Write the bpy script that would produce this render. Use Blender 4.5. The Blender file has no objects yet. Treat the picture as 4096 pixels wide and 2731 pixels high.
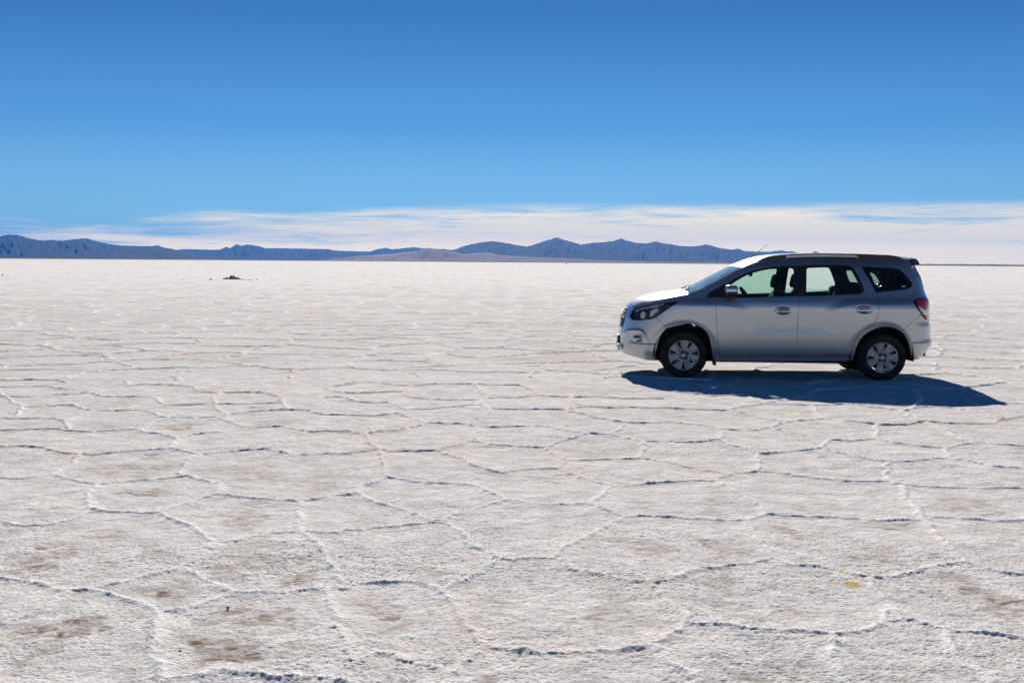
import bpy, math, random
import numpy as np
from mathutils import Matrix, Vector
from mathutils.geometry import delaunay_2d_cdt
sc = bpy.context.scene
COL = sc.collection
R = math.radians

# ------------------------------------------------------------------ camera, sky, sun, exposure
F_PX, PW, PH, EYE = 4600.0, 4096.0, 2731.0, 1.546
PITCH, ROLL = math.atan(319 / F_PX), math.atan(31 / 4096)
SUN_EL, SUN_AZ = 29.0, -0.7            # degrees; azimuth clockwise from +Y (view direction)
cam_d = bpy.data.cameras.new('camera'); cam = bpy.data.objects.new('camera', cam_d); COL.objects.link(cam)
cam_d.sensor_width = 36.0; cam_d.lens = 36.0 * F_PX / PW
cam_d.clip_start = 0.05; cam_d.clip_end = 200000
CR = Matrix.Rotation(math.pi / 2 - PITCH, 3, 'X') @ Matrix.Rotation(ROLL, 3, 'Z')
cam.matrix_world = Matrix.Translation((0, 0, EYE)) @ CR.to_4x4()
sc.camera = cam
sc.view_settings.view_transform = 'Standard'; sc.view_settings.look = 'None'
sc.view_settings.exposure = 0.12; sc.view_settings.gamma = 1.0
sc.cycles.use_denoising = True; sc.cycles.denoising_prefilter = 'NONE'
sc.cycles.sample_clamp_indirect = 4.0; sc.cycles.caustics_reflective = False; sc.cycles.caustics_refractive = False
sc.cycles.max_bounces = 10; sc.cycles.transparent_max_bounces = 16

world = bpy.data.worlds.new('World'); sc.world = world; world.use_nodes = True

class N:
    """small node helper"""
    def __init__(s, tree): s.t = tree
    def n(s, kind, **kw):
        nd = s.t.nodes.new(kind)
        for k, v in kw.items():
            if k.startswith('i_'):
                nd.inputs[k[2:].replace('_', ' ')].default_value = v
            else: setattr(nd, k, v)
        return nd
    def l(s, a, b): s.t.links.new(a, b)
    def m(s, op, a, b=None, c=None):
        nd = s.t.nodes.new('ShaderNodeMath'); nd.operation = op
        for i, x in enumerate((a, b, c)):
            if x is None: continue
            if isinstance(x, (int, float)): nd.inputs[i].default_value = x
            else: s.l(x, nd.inputs[i])
        return nd.outputs[0]
    def ramp(s, x, a, b):          # smoothstep a..b
        nd = s.t.nodes.new('ShaderNodeMapRange'); nd.interpolation_type = 'SMOOTHSTEP'
        for i, v in ((0, x), (1, a), (2, b)):
            if isinstance(v, (int, float)): nd.inputs[i].default_value = v
            else: s.l(v, nd.inputs[i])
        return nd.outputs[0]

def build_world():
    t = world.node_tree; t.nodes.clear(); k = N(t)
    out = k.n('ShaderNodeOutputWorld'); bg = k.n('ShaderNodeBackground'); bg.inputs['Strength'].default_value = 0.092
    sky = k.n('ShaderNodeTexSky', sky_type='NISHITA', sun_disc=False, sun_elevation=R(SUN_EL), sun_rotation=R(SUN_AZ),
              altitude=3400, air_density=1.0, dust_density=0.0, ozone_density=3.0)
    tc = k.n('ShaderNodeTexCoord'); sx = k.n('ShaderNodeSeparateXYZ'); k.l(tc.outputs['Generated'], sx.inputs[0])
    az = k.m('ARCTAN2', sx.outputs[0], sx.outputs[1]); el = sx.outputs[2]
    # thin cirrus bank low over the horizon, thicker and higher to the right
    top = k.m('ADD', k.m('MULTIPLY', k.ramp(az, -0.45, 0.12), 0.0095), 0.0350)
    cv = k.n('ShaderNodeCombineXYZ'); k.l(k.m('MULTIPLY', az, 7.0), cv.inputs[0]); k.l(k.m('MULTIPLY', el, 95.0), cv.inputs[1])
    n1 = k.n('ShaderNodeTexNoise'); n1.inputs['Scale'].default_value = 1.0; n1.inputs['Detail'].default_value = 6; n1.inputs['Roughness'].default_value = 0.6; n1.inputs['Distortion'].default_value = 0.4
    k.l(cv.outputs[0], n1.inputs['Vector'])
    cv2 = k.n('ShaderNodeCombineXYZ'); k.l(k.m('MULTIPLY', az, 34.0), cv2.inputs[0]); k.l(k.m('MULTIPLY', el, 620.0), cv2.inputs[1])
    n2 = k.n('ShaderNodeTexNoise'); n2.inputs['Scale'].default_value = 1.0; n2.inputs['Detail'].default_value = 4; k.l(cv2.outputs[0], n2.inputs['Vector'])
    nn = k.m('ADD', k.m('MULTIPLY', n1.outputs[0], 0.82), k.m('MULTIPLY', n2.outputs[0], 0.18))
    h = k.m('DIVIDE', el, top)                                   # 0 horizon .. 1 top of bank
    dens = k.m('SUBTRACT', k.m('ADD', k.m('MULTIPLY', nn, 2.7), k.m('MULTIPLY', k.ramp(az, -0.80, 0.16), 0.98)), k.m('ADD', k.m('MULTIPLY', h, 0.66), 1.12))
    dens = k.ramp(dens, -0.05, 0.85)
    edge = k.m('MULTIPLY', k.ramp(h, 1.22, 0.90), dens)
    low = k.m('MULTIPLY', k.ramp(h, 0.60, 0.0), 0.80)
    fac = k.m('MINIMUM', k.m('MAXIMUM', edge, k.m('MULTIPLY', low, k.ramp(az, -0.72, -0.1))), 0.93)
    mix = k.n('ShaderNodeMix', data_type='RGBA'); k.l(fac, mix.inputs['Factor'])
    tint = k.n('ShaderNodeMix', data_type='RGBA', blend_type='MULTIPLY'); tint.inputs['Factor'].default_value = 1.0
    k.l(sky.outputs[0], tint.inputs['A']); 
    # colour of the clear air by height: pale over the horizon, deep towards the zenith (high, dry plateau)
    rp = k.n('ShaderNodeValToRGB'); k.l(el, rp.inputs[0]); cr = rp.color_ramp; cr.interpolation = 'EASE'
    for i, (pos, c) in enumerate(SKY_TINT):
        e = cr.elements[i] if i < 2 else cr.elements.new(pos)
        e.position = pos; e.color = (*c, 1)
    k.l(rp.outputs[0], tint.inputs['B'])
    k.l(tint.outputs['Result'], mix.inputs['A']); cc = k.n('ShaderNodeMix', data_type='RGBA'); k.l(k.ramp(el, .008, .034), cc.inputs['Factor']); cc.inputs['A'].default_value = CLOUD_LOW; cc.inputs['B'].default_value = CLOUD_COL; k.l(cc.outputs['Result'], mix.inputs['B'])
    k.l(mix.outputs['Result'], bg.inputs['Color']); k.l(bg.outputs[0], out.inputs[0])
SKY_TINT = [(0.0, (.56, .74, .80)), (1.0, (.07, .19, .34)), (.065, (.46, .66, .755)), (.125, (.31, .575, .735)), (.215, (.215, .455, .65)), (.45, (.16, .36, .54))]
CLOUD_COL = (15.0, 12.4, 7.7, 1)
CLOUD_LOW = (24.5, 18.6, 9.2, 1)
build_world()

sun_d = bpy.data.lights.new('sun', 'SUN'); sun_d.energy = 5.0; sun_d.angle = R(0.53); sun_d.color = (1.0, 0.93, 0.83)
sun = bpy.data.objects.new('sun', sun_d); COL.objects.link(sun)
_s = Vector((math.sin(R(SUN_AZ)) * math.cos(R(SUN_EL)), math.cos(R(SUN_AZ)) * math.cos(R(SUN_EL)), math.sin(R(SUN_EL))))
sun.rotation_euler = _s.to_track_quat('Z', 'Y').to_euler(); sun.location = (0, 0, 30)

# ------------------------------------------------------------------ helpers: rays through the photo, materials, meshes
CRn = np.array(CR)
def ray(px, py):
    d = CRn @ np.array([(px - PW / 2) / F_PX, -(py - PH / 2) / F_PX, -1.0]); return d
def ground_hit(px, py, z=0.0):
    d = ray(px, py); t = (z - EYE) / d[2]; return np.array([0, 0, EYE]) + t * d

def mat(name, color=(.5, .5, .5), rough=.5, metal=0.0, coat=0.0, spec=.5, coat_rough=.03):
    m = bpy.data.materials.new(name); m.use_nodes = True
    b = m.node_tree.nodes['Principled BSDF']
    b.inputs['Base Color'].default_value = (*color, 1); b.inputs['Roughness'].default_value = rough
    b.inputs['Metallic'].default_value = metal; b.inputs['Coat Weight'].default_value = coat
    b.inputs['Coat Roughness'].default_value = coat_rough; b.inputs['Specular IOR Level'].default_value = spec
    return m

def vary(m, scale, lo, hi, amount=1.0, detail=5, bump=0.0, bscale=None):
    """noise mottling between two colours, plus optional bump"""
    t = m.node_tree; k = N(t); b = t.nodes['Principled BSDF']
    tc = k.n('ShaderNodeTexCoord'); nz = k.n('ShaderNodeTexNoise'); nz.inputs['Scale'].default_value = scale; nz.inputs['Detail'].default_value = detail
    k.l(tc.outputs['Object'], nz.inputs['Vector'])
    mx = k.n('ShaderNodeMix', data_type='RGBA'); mx.inputs['A'].default_value = (*lo, 1); mx.inputs['B'].default_value = (*hi, 1)
    k.l(k.ramp(nz.outputs[0], .3, .7), mx.inputs['Factor']); k.l(mx.outputs['Result'], b.inputs['Base Color'])
    if bump:
        bz = k.n('ShaderNodeTexNoise'); bz.inputs['Scale'].default_value = bscale or scale * 4; k.l(tc.outputs['Object'], bz.inputs['Vector'])
        bp = k.n('ShaderNodeBump'); bp.inputs['Strength'].default_value = bump; bp.inputs['Distance'].default_value = .01
        k.l(bz.outputs[0], bp.inputs['Height']); k.l(bp.outputs[0], b.inputs['Normal'])
    return m

def mesh_obj(name, verts, faces, m, parent=None, smooth=True, normals=None):
    me = bpy.data.meshes.new(name)
    verts = np.asarray(verts, float)
    if isinstance(faces, np.ndarray):
        n, kf = faces.shape
        me.vertices.add(len(verts)); me.vertices.foreach_set('co', verts.astype(np.float32).ravel())
        me.loops.add(n * kf); me.loops.foreach_set('vertex_index', faces.astype(np.int32).ravel())
        me.polygons.add(n); me.polygons.foreach_set('loop_start', np.arange(0, n * kf, kf, dtype=np.int32))
        me.update(calc_edges=True)
    else:
        me.from_pydata([tuple(v) for v in verts], [], faces); me.update()
    me.polygons.foreach_set('use_smooth', [smooth] * len(me.polygons))
    if normals is not None:
        me.normals_split_custom_set_from_vertices([tuple(v) for v in normals])
    me.materials.append(m)
    o = bpy.data.objects.new(name, me); COL.objects.link(o)
    if parent is not None: o.parent = parent
    return o

def tag(o, label=None, cat=None, group=None, kind=None):
    for a, b in (('label', label), ('category', cat), ('group', group), ('kind', kind)):
        if b: o[a] = b
    return o

# ------------------------------------------------------------------ numpy noise
def _h(ix, iy, seed):
    h = (ix.astype(np.int64) * 374761393 + iy.astype(np.int64) * 668265263 + seed * 2147483647 * 3 + seed * 362437) & 0xffffffff
    h = ((h ^ (h >> 13)) * 1274126177) & 0xffffffff
    h = h ^ (h >> 16)
    return (h & 0xffffff).astype(np.float64) / 16777216.0
def pnoise(x, y, seed=0):
    ix, iy = np.floor(x), np.floor(y); fx, fy = x - ix, y - iy
    u = fx * fx * fx * (fx * (fx * 6 - 15) + 10); v = fy * fy * fy * (fy * (fy * 6 - 15) + 10)
    def g(a, b):
        t = _h(ix + a, iy + b, seed) * 6.2831853
        return np.cos(t) * (fx - a) + np.sin(t) * (fy - b)
    a = g(0, 0); b = g(1, 0); c = g(0, 1); d = g(1, 1)
    return ((a + (b - a) * u) * (1 - v) + (c + (d - c) * u) * v) * 1.5
def fbm(x, y, seed=0, octv=4, gain=.5):
    s = 0; a = 1; t = 0
    for i in range(octv):
        s = s + a * pnoise(x * 2 ** i, y * 2 ** i, seed + 17 * i); t += a; a *= gain
    return s / t
def worley(x, y, seed=0, jit=.85):
    ix, iy = np.floor(x), np.floor(y); f1 = np.full(x.shape, 9.); f2 = np.full(x.shape, 9.)
    for a in (-1, 0, 1):
        for b in (-1, 0, 1):
            cx, cy = ix + a, iy + b
            px = cx + .5 + jit * (_h(cx, cy, seed) - .5); py = cy + .5 + jit * (_h(cx, cy, seed + 91) - .5)
            d = np.hypot(x - px, y - py)
            f2 = np.minimum(f2, np.maximum(f1, d)); f1 = np.minimum(f1, d)
    return f1, f2
def sstep(a, b, x):
    t = np.clip((x - a) / (b - a), 0, 1); return t * t * (3 - 2 * t)

# ------------------------------------------------------------------ salt flat: one sheet, dense where the camera looks
# crack ridges surveyed from the photograph: (x0, y0, scale, polylines); turned into true ground positions below
RIDGES = [
 (0, 1900, .59524, """0,40 130,40 330,15 400,20 640,75|640,75 850,45 1270,20 1320,40 1465,70|1465,70 1465,140 1580,158 1780,180 1870,185 2040,200
 |640,75 590,150 610,225 690,245|0,325 70,345 190,350 310,340 460,310 690,245|690,245 820,255 960,262 1070,262|1070,262 1150,225 1270,190 1450,140
 |1070,262 1150,305 1310,390 1420,460|1420,460 1520,460 1700,430 1850,400 2030,395|2040,200 2000,260 2000,330 2030,395|1420,460 1370,530 1240,630
 |1240,630 1050,680 850,725 720,755 600,775|0,695 130,725 270,740 420,790 520,785 610,775|1240,630 1350,690 1480,760 1560,795
 |1560,795 1650,790 1800,795 1900,795 2100,775 2320,760 2400,730|610,775 750,820 880,860 980,885 1080,940|1080,940 1200,930 1300,890 1450,845 1560,795
 |1080,940 1075,1050 1030,1150 1020,1225 1060,1290 1070,1370|1070,1370 1280,1360 1480,1345 1620,1360 1800,1380 1960,1365 2100,1360 2210,1365 2320,1400
 |2030,395 2100,440 2180,530 2200,580 2260,640 2320,740|2030,395 2352,390|2040,200 2200,150 2352,140|2180,770 2240,960 2290,1060 2320,1190 2352,1260|0,1000 130,960 240,930 430,800
 |-500,400 -250,330 0,325|-450,700 -200,670 0,695|-400,1050 -150,1020 0,1000|-250,330 -260,480 -200,670|-200,670 -230,850 -150,1020|-150,1020 -60,1200 -100,1400 -50,1600|1070,1370 1020,1480 1080,1620"""),
 (1400, 1900, .59524, """0,135 50,130 200,195 390,240 560,310|0,375 150,355 300,345 540,325 650,335|50,130 70,90 170,60 250,30 320,35 500,65 700,75 850,90|850,90 950,130 1040,180
 |1040,180 960,200 850,240 720,270 640,300 560,310|1040,180 1150,180 1200,195 1350,210 1620,210|1620,210 1700,245 1840,290|1840,290 1950,285 2120,295 2352,305
 |1840,290 1750,340 1600,430 1450,500 1380,560 1350,580|650,335 720,380 790,440 830,490 930,510 1000,560 1040,580|1040,580 1150,580 1250,580 1350,590 1430,610
 |1430,610 1490,655 1600,675 1720,695 1840,725 1990,740|1990,740 2120,735 2200,705 2280,670 2352,650|1990,740 2070,790 2110,840 2170,890 2280,970
 |2280,970 2230,1060 2130,1110 2050,1145 1950,1190 1850,1205 1720,1215 1600,1220 1480,1215 1350,1215 1200,1200 1080,1190 980,1180 900,1160
 |900,1160 860,1120 840,1060 780,980 730,920 690,870 640,810 620,770|620,770 500,740 380,720 200,725 0,720|620,770 760,720 870,680 960,620 1040,580
 |900,1160 820,1240 700,1320 620,1350 560,1500|200,1215 280,1225 400,1260 500,1285 580,1300|1480,0 1560,30 1650,55 1770,80|1770,80 1950,75 2100,65 2220,55 2352,55|1770,80 1690,150 1620,210|2280,970 2352,1010|2050,1160 2120,1240 2160,1290 2250,1350 2300,1396 2350,1500"""),
 (2700, 1900, .59354, """0,55 300,50 340,20 390,0|800,0 950,15 1150,40 1430,45 1520,70|1520,70 1700,85 1900,92 2100,100 2352,100 2700,120|300,50 380,110 470,170 560,220 620,265
 |620,265 750,275 950,285 1100,290 1300,300 1500,305 1690,310|1690,310 1640,230 1560,150 1520,70|1690,310 1750,295 1950,305 2150,320 2352,320 2600,330|0,300 200,310 430,320 500,315 620,265
 |470,330 530,420 600,500 680,575|0,710 130,660 300,630 500,610 680,575|680,575 780,620 850,630 950,625 1080,650 1200,680 1330,695|1330,695 1480,685 1620,655 1720,625 1930,590
 |1690,310 1760,390 1850,480 1920,560 1960,590|1960,590 2100,630 2230,660 2352,680 2600,730|1330,695 1370,800 1440,900 1430,970 1390,1030|0,900 80,980 100,1015
 |100,1015 250,1025 400,1035 550,1060 750,1070 920,1080 1050,1095|1050,1095 1200,1070 1330,1055 1420,1015 1540,985|1440,900 1540,985 1700,1020 1830,1045 1980,1065 2150,1080 2352,1110 2600,1150
 |1050,1095 1100,1180 1090,1260 1110,1340 1150,1396 1180,1500|1830,1045 1850,1150 1950,1240 2050,1330 2120,1396 2200,1500|2600,330 2640,520 2600,730|2600,730 2700,950 2600,1150"""),
 (0, 1400, .59524, """0,545 200,540 400,535 470,545 600,548 750,540 880,535 930,540|930,540 1000,565 1160,585 1190,595|1190,595 1330,575 1500,550 1620,520|1190,595 1130,660 1140,675
 |0,655 200,655 300,670 400,695 540,712 660,715 760,707 900,695 1140,675|1140,675 1250,695 1330,715|1330,715 1500,695 1800,675|1800,675 1880,700 1950,715 2200,705 2352,705|1330,715 1250,770 1200,840
 |330,850 400,810 480,770 540,712|0,320 200,320 400,305 600,292|0,255 150,250 310,243 400,260 520,270 600,285 690,318|690,318 850,322 1020,320 1060,355 1110,378|1110,378 1300,370 1440,370
 |1440,370 1430,330 1480,295 1700,290 1760,292 1830,310 1900,325|1440,370 1700,365 1880,360 1900,325|160,390 300,380 460,373 540,390 630,418|630,418 800,415 930,408 1000,425 1060,450 1130,468
 |1130,468 1300,465 1460,458 1520,480 1600,505|1600,505 1700,520 1760,522 1900,520 1960,535 2060,552|2060,552 2200,550 2352,548|1440,370 1460,400 1510,440 1460,458|0,465 200,468 390,470 440,490 450,520 470,545
 |1510,440 1700,420 1930,402 2050,410 2170,435 2352,445|1930,402 1880,345|0,185 200,183 420,175 480,195 600,197 800,197|800,197 870,240 1000,238 1110,235 1200,245 1310,258
 |800,197 900,185 1010,173 1200,190 1390,187 1500,197 1600,203 1780,193|0,295 60,340 150,385 120,440 0,465|1310,258 1300,275 1460,295|630,418 540,440 440,490|930,540 1010,500 1130,468|1800,675 1900,620 2060,552
 |-400,560 -200,530 0,545|-400,640 -250,650 0,655|-500,330 -200,330 0,320|-450,480 -200,470 0,465"""),
 (1300, 1400, .59524, """0,440 150,445 240,450 400,438 500,430|500,430 580,460 690,492|690,492 760,492 880,495 960,500 1030,517|1030,517 1200,522 1450,520 1530,535|1530,535 1650,560 1750,577 1910,577
 |1910,577 2000,600 2140,625 2352,622|0,550 150,552 270,570 300,600 320,640 370,680|0,705 150,700 370,680|370,680 430,690 600,685 740,685|740,685 830,720 930,755 1000,790 1100,815 1190,832
 |1190,832 1350,815 1480,807 1580,808|1580,808 1650,845 1780,880 1900,915|370,680 390,750 400,850 440,870|440,870 560,885 650,900 850,915 1020,930|740,685 850,655 980,610 1090,640|1090,640 1250,655 1480,665
 |1480,665 1620,615 1760,580|1480,665 1560,720 1640,750|1640,750 1800,750 1970,740 2120,732|2120,732 2200,742 2352,775|1580,808 1610,760 1640,750|540,398 700,395 850,385 1000,375 1060,385
 |1060,385 1110,405 1250,410 1400,408 1610,415|1610,415 1700,440 1850,470 1980,490 2120,497 2352,487|1610,415 1750,392 1900,400 2100,403 2352,405|1060,385 1050,345 1090,325
 |570,322 700,330 850,338 1030,340 1090,328 1280,318 1450,303|1450,303 1550,315 1650,318 1850,315 2000,325 2270,325|580,248 700,240 1000,240 1200,242 1330,243|1330,243 1400,285 1450,303|1010,240 1050,290 1090,325
 |580,248 520,290 570,322|1650,318 1690,375 1750,392|0,330 100,325 180,345 260,362 430,360 500,390 540,398|60,240 200,225 300,218 420,235 580,245|150,295 350,290 520,285|960,500 1040,460 1110,430 1110,405
 |1030,517 1010,580 980,610|1910,577 1970,550 2030,500|690,492 600,520 450,545 300,560|0,255 50,275 150,295|500,430 540,398|2120,732 2140,680 2140,625"""),
 (2700, 1400, .59354, """0,490 120,505 340,540 480,545 650,530|650,530 730,495 900,480 1010,470|1010,470 1180,490 1360,510|1360,510 1550,510 1690,490|1690,490 1850,503 2130,503 2170,485 2352,460 2600,450
 |650,530 780,560 900,585 1050,612|1050,612 1200,612 1350,605|1350,605 1500,635 1680,660 1830,670|1830,670 1930,645 2020,632 2200,645 2352,655 2600,680|1690,490 1800,540 1900,590 2020,632|1360,510 1370,545 1350,605
 |0,628 140,625 290,615 350,545|290,620 430,665 570,700 700,697 850,685 990,670|990,670 1050,612|990,670 1130,710 1290,745 1450,775|1450,775 1600,765 1830,745|1830,670 1850,720 1830,745|1830,745 2000,775 2150,805 2352,815 2600,840
 |1450,775 1430,850 1470,900|0,780 150,810 350,840|350,840 450,825 540,815 700,830 950,855 1150,875 1440,890|0,897 280,893 350,840|570,700 560,780 540,815|0,407 350,408 490,435 600,460 730,490
 |350,408 480,385 600,365 760,375 920,388|920,388 1000,385 1150,375 1300,395 1440,408|920,388 960,430 1010,470|0,285 250,310 480,315 600,365|1440,408 1520,420 1600,400 1750,390 1900,400 2050,430 2200,465|1520,420 1600,460 1690,490
 |0,195 250,200 420,195 700,195 950,200 1250,205|250,200 380,255 480,315|950,265 1150,265 1250,255 1600,275 1900,265|1250,205 1600,200 1750,235 1900,265|700,195 820,250 950,265 900,320 600,365|1900,265 2100,330 2250,365 2600,380|1600,275 1650,330 1600,400"""),
]
# thin brownish pans where the crust is gone: photo x, y, half-width, half-height (px), colour strength
PANS = [(553,1975,95,22,.8),(960,2090,130,30,.6),(380,2140,120,22,.55),(230,2215,110,26,.7),(120,2285,70,22,.9),(420,2290,60,18,.5),(560,2205,70,14,.5),(1000,2200,110,20,.5),
 (620,2370,130,40,.8),(900,2300,60,60,.8),(1200,2290,70,50,.85),(1060,2240,70,30,.6),(170,2535,160,32,.95),(110,2650,60,40,.8),(60,2720,90,30,.9),(880,2620,150,50,.95),(760,2680,110,28,.9),
 (950,2470,90,30,.7),(1110,2450,70,26,.7),(1180,2610,90,30,.7),(1480,2460,110,45,.65),(1560,2535,60,26,.7),(1660,2290,60,18,.7),(1510,2530,60,24,.7),(2420,2480,90,40,.5),(1990,2440,80,26,.45),
 (2580,2190,70,22,.55),(2860,2210,95,30,.6),(2870,2010,60,40,.35),(3270,2030,60,16,.4),(3180,2130,70,24,.7),(3560,2110,150,18,.75),(3480,2235,80,26,.7),(3160,2440,60,24,.8),(3210,2460,90,20,.75),
 (2890,2390,60,40,.5),(3900,2390,100,60,.8),(4050,2470,70,24,.9),(3830,2320,90,26,.6),(3880,2030,120,26,.5),(3230,2620,60,30,.6),(2880,2720,80,22,.8),(1860,2700,70,24,.8),(1560,2640,60,24,.7),
 (540,1880,170,26,.5),(960,1890,170,30,.5),(480,1610,70,12,.4),(710,1710,60,14,.7),(800,1700,24,8,.8),(1100,1695,90,12,.5),(450,1620,60,10,.3),(1330,1900,90,24,.4),(1260,1960,80,22,.35),
 (3300,1820,40,8,.6),(3240,1870,90,10,.5),(3660,1830,60,8,.5),(3800,1725,40,8,.7),(2380,1820,90,20,.3),(180,2045,50,12,.6),(1040,1630,26,6,.8),(560,1830,24,8,.7)]
GLINTS = [(2160,2140,110,34),(2060,2065,70,22),(1700,2265,110,36),(2200,1925,60,16),(1800,1750,60,10),(1660,1775,60,9),(1940,1800,70,11),(2390,1710,40,9),(2050,1480,50,6),(1750,1478,50,6),(1870,1460,30,6),(1990,2490,60,20),(2040,2530,40,26),(1850,2015,60,20),(1960,1740,60,8),(2000,1449,50,5),(1830,2000,40,14)]  # smooth wet patches, their sun glitter painted as whiter colour

def patch_field(x, y, lst, seed):
    """soft-edged irregular patches lying on the ground at surveyed places"""
    f = np.zeros_like(x)
    wx = .16 * pnoise(x * 2.6, y * 2.6, seed) + .07 * pnoise(x * 8, y * 8, seed + 1); wy = .22 * pnoise(x * 2.6, y * 2.6, seed + 2) + .09 * pnoise(x * 8, y * 8, seed + 3)
    xx, yy = x + wx, y + wy
    for p in lst:
        c = ground_hit(p[0], p[1]); a = 1.2 * abs(ground_hit(p[0] + p[2], p[1])[0] - c[0]); b = 1.25 * abs(ground_hit(p[0], p[1] - p[3])[1] - c[1])
        s = p[4] if len(p) > 4 else 1
        near = (np.abs(xx - c[0]) < 2 * a) & (np.abs(yy - c[1]) < 2 * b)
        if not near.any(): continue
        d = np.hypot((xx[near] - c[0]) / a, (yy[near] - c[1]) / b)
        f[near] = np.maximum(f[near], s * sstep(1.15, .55, d))
    return f

def step_r(d): return np.maximum(.0055, np.minimum(d * d * (.3 - .15 * sstep(7, 10, d)) / 1765, d * .04))
def build_salt():
    ang = np.concatenate([np.arange(-27, 27.001, .05), np.arange(27.25, 40, .25), np.arange(41, 320, 4.0), np.arange(320, 333, .25)])
    ang = np.radians(ang); rs = [.02, .4, .9, 1.4, 1.9]
    while rs[-1] < 3400:
        d = rs[-1]; rs.append(d + step_r(d))
    rs = np.array(rs); A, Rr = np.meshgrid(ang, rs)
    X = Rr * np.sin(A); Y = Rr * np.cos(A); shp = X.shape
    x, y, r = X.ravel(), Y.ravel(), Rr.ravel()
    fine = (np.abs(np.where(A > math.pi, A - 2 * math.pi, A)) < R(41)).ravel()
    dr = step_r(r)
    z = np.zeros_like(x); rid = np.zeros_like(x)
    # --- domain warp so that ridges wander
    wx = x + .026 * pnoise(x * 3, y * 3, 5) + .013 * pnoise(x * 11, y * 11, 6); wy = y + .026 * pnoise(x * 3, y * 3, 7) + .013 * pnoise(x * 11, y * 11, 8)
    # --- surveyed ridges
    segs = []
    for x0, y0, s, txt in RIDGES:
        for pl in txt.split('|'):
            P = [ground_hit(x0 + s * float(a.split(',')[0]), y0 + s * float(a.split(',')[1]))[:2] for a in pl.split()]
            segs += list(zip(P[:-1], P[1:]))
    dist = np.full(x.shape, 9.0)
    for a, b in segs:
        mrg = .35
        sel = np.nonzero((wx > min(a[0], b[0]) - mrg) & (wx < max(a[0], b[0]) + mrg) & (wy > min(a[1], b[1]) - mrg) & (wy < max(a[1], b[1]) + mrg) & (r < 24))[0]
        if not len(sel): continue
        d = b - a; L2 = d @ d + 1e-9; qx, qy = wx[sel] - a[0], wy[sel] - a[1]
        t = np.clip((qx * d[0] + qy * d[1]) / L2, 0, 1)
        dist[sel] = np.minimum(dist[sel], np.hypot(qx - t * d[0], qy - t * d[1]))
    # --- the same kind of cells everywhere else
    vx = x + .30 * pnoise(x * .7, y * .7, 21) + .07 * pnoise(x * 3, y * 3, 22); vy = y + .30 * pnoise(x * .7, y * .7, 23) + .07 * pnoise(x * 3, y * 3, 24)
    f1, f2 = worley(vx / 1.35, vy / 1.6, 3); vd = (f2 - f1) * .7
    px_az = x / np.maximum(y, .1)
    surveyed = sstep(15.6, 14.9, r) * (np.abs(px_az) < .462) * (y > 0) * sstep(3.0, 3.4, r)
    D = np.where(surveyed > .5, dist, vd)
    hm = .85 + .20 * pnoise(x * .9, y * .9, 31) + .20 * pnoise(x * 3.3, y * 3.3, 32)       # ridge height varies along its run
    hm = np.clip(hm, .45, 1.25)
    wid = np.maximum(.018 * (.7 + .5 * np.clip(hm, .3, 1)), .75 * dr)
    lump = 1 + .25 * pnoise(x * 14, y * 14, 41) * np.exp(-dr / .05) + .3 * pnoise(x * 33, y * 33, 42) * np.exp(-dr / .02)
    rid = np.exp(-(D / wid) ** 2) * lump + .28 * np.exp(-(D / (wid * 3.2)) ** 2)
    far = np.exp(-(r / 260.0))
    z += .0108 * hm * rid * (1 + 1.7 * sstep(4.5, 26, r)) * np.clip(far, 0.3, 1)
    # --- pans, stains
    pan = patch_field(x, y, PANS, 51)
    auto = sstep(.34, .62, fbm(x * .55, y * .8, 61, 3) * 1.5 + .12) * sstep(15, 20, r) * .5
    pan = np.maximum(pan, auto) * (1 - np.exp(-(D / .10) ** 2))
    holes = sstep(.1, .5, pnoise(x * 7, y * 7, 71) + .5 * pnoise(x * 18, y * 18, 72))
    crust = 1 - np.clip(pan * 1.25, 0, 1) * (.55 + .45 * holes)
    white = patch_field(x, y, GLINTS, 81)
    # --- grain of the crust (real relief, as fine as the sheet allows)
    def band(wl, amp, seed, kind=0):
        fade = np.clip((wl / dr - 1.6) / 2.0, 0, 1)
        idx = np.nonzero((fade > 0) & fine)[0]
        o = np.zeros_like(x)
        n = pnoise(x[idx] / wl, y[idx] / wl, seed)
        if kind: n = 1 - 2.2 * np.abs(n)
        o[idx] = amp * fade[idx] * n; return o
    grain = band(.016, .0024, 101) + band(.026, .0030, 102, 1) + band(.055, .0022, 103) + band(.19, .004, 104)
    z += .78 * grain * (.22 + .78 * crust) * (1 + .6 * np.clip(pnoise(x * 1.3, y * 1.3, 111), -.6, 1))
    z += .006 * crust * fine - .004 * white
    z += band(.55, .008, 105) + band(1.4, .016, 106) + band(5, .05, 107) * sstep(10, 40, r) + band(18, .13, 108) * sstep(60, 120, r)
    z += .006 * np.clip(rid, 0, 1) * pnoise(x * 9, y * 9, 43) * np.exp(-dr / .06)
    # keep the crust level under the tyres
    # --- colours: clean salt, brownish pans, rusty crumbs, a yellow stain
    base = np.array([.80, .775, .75]); sal = np.ones((len(x), 3)) * base
    # white crystal heads over a greyer, damper bed, shading contrast painted in by grain height; clean white rims on the ridges
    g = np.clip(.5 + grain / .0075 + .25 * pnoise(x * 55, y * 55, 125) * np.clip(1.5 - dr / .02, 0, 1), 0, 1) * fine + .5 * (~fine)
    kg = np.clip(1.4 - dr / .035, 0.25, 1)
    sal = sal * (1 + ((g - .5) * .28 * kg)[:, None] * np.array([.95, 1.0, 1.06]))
    rm = (np.clip(.75 + .35 * hm, 0, 1) * np.exp(-(D / np.maximum(.040, .9 * dr)) ** 2))[:, None]; sal = sal * (1 - rm) + np.array([.95, .93, .905]) * rm
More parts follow.
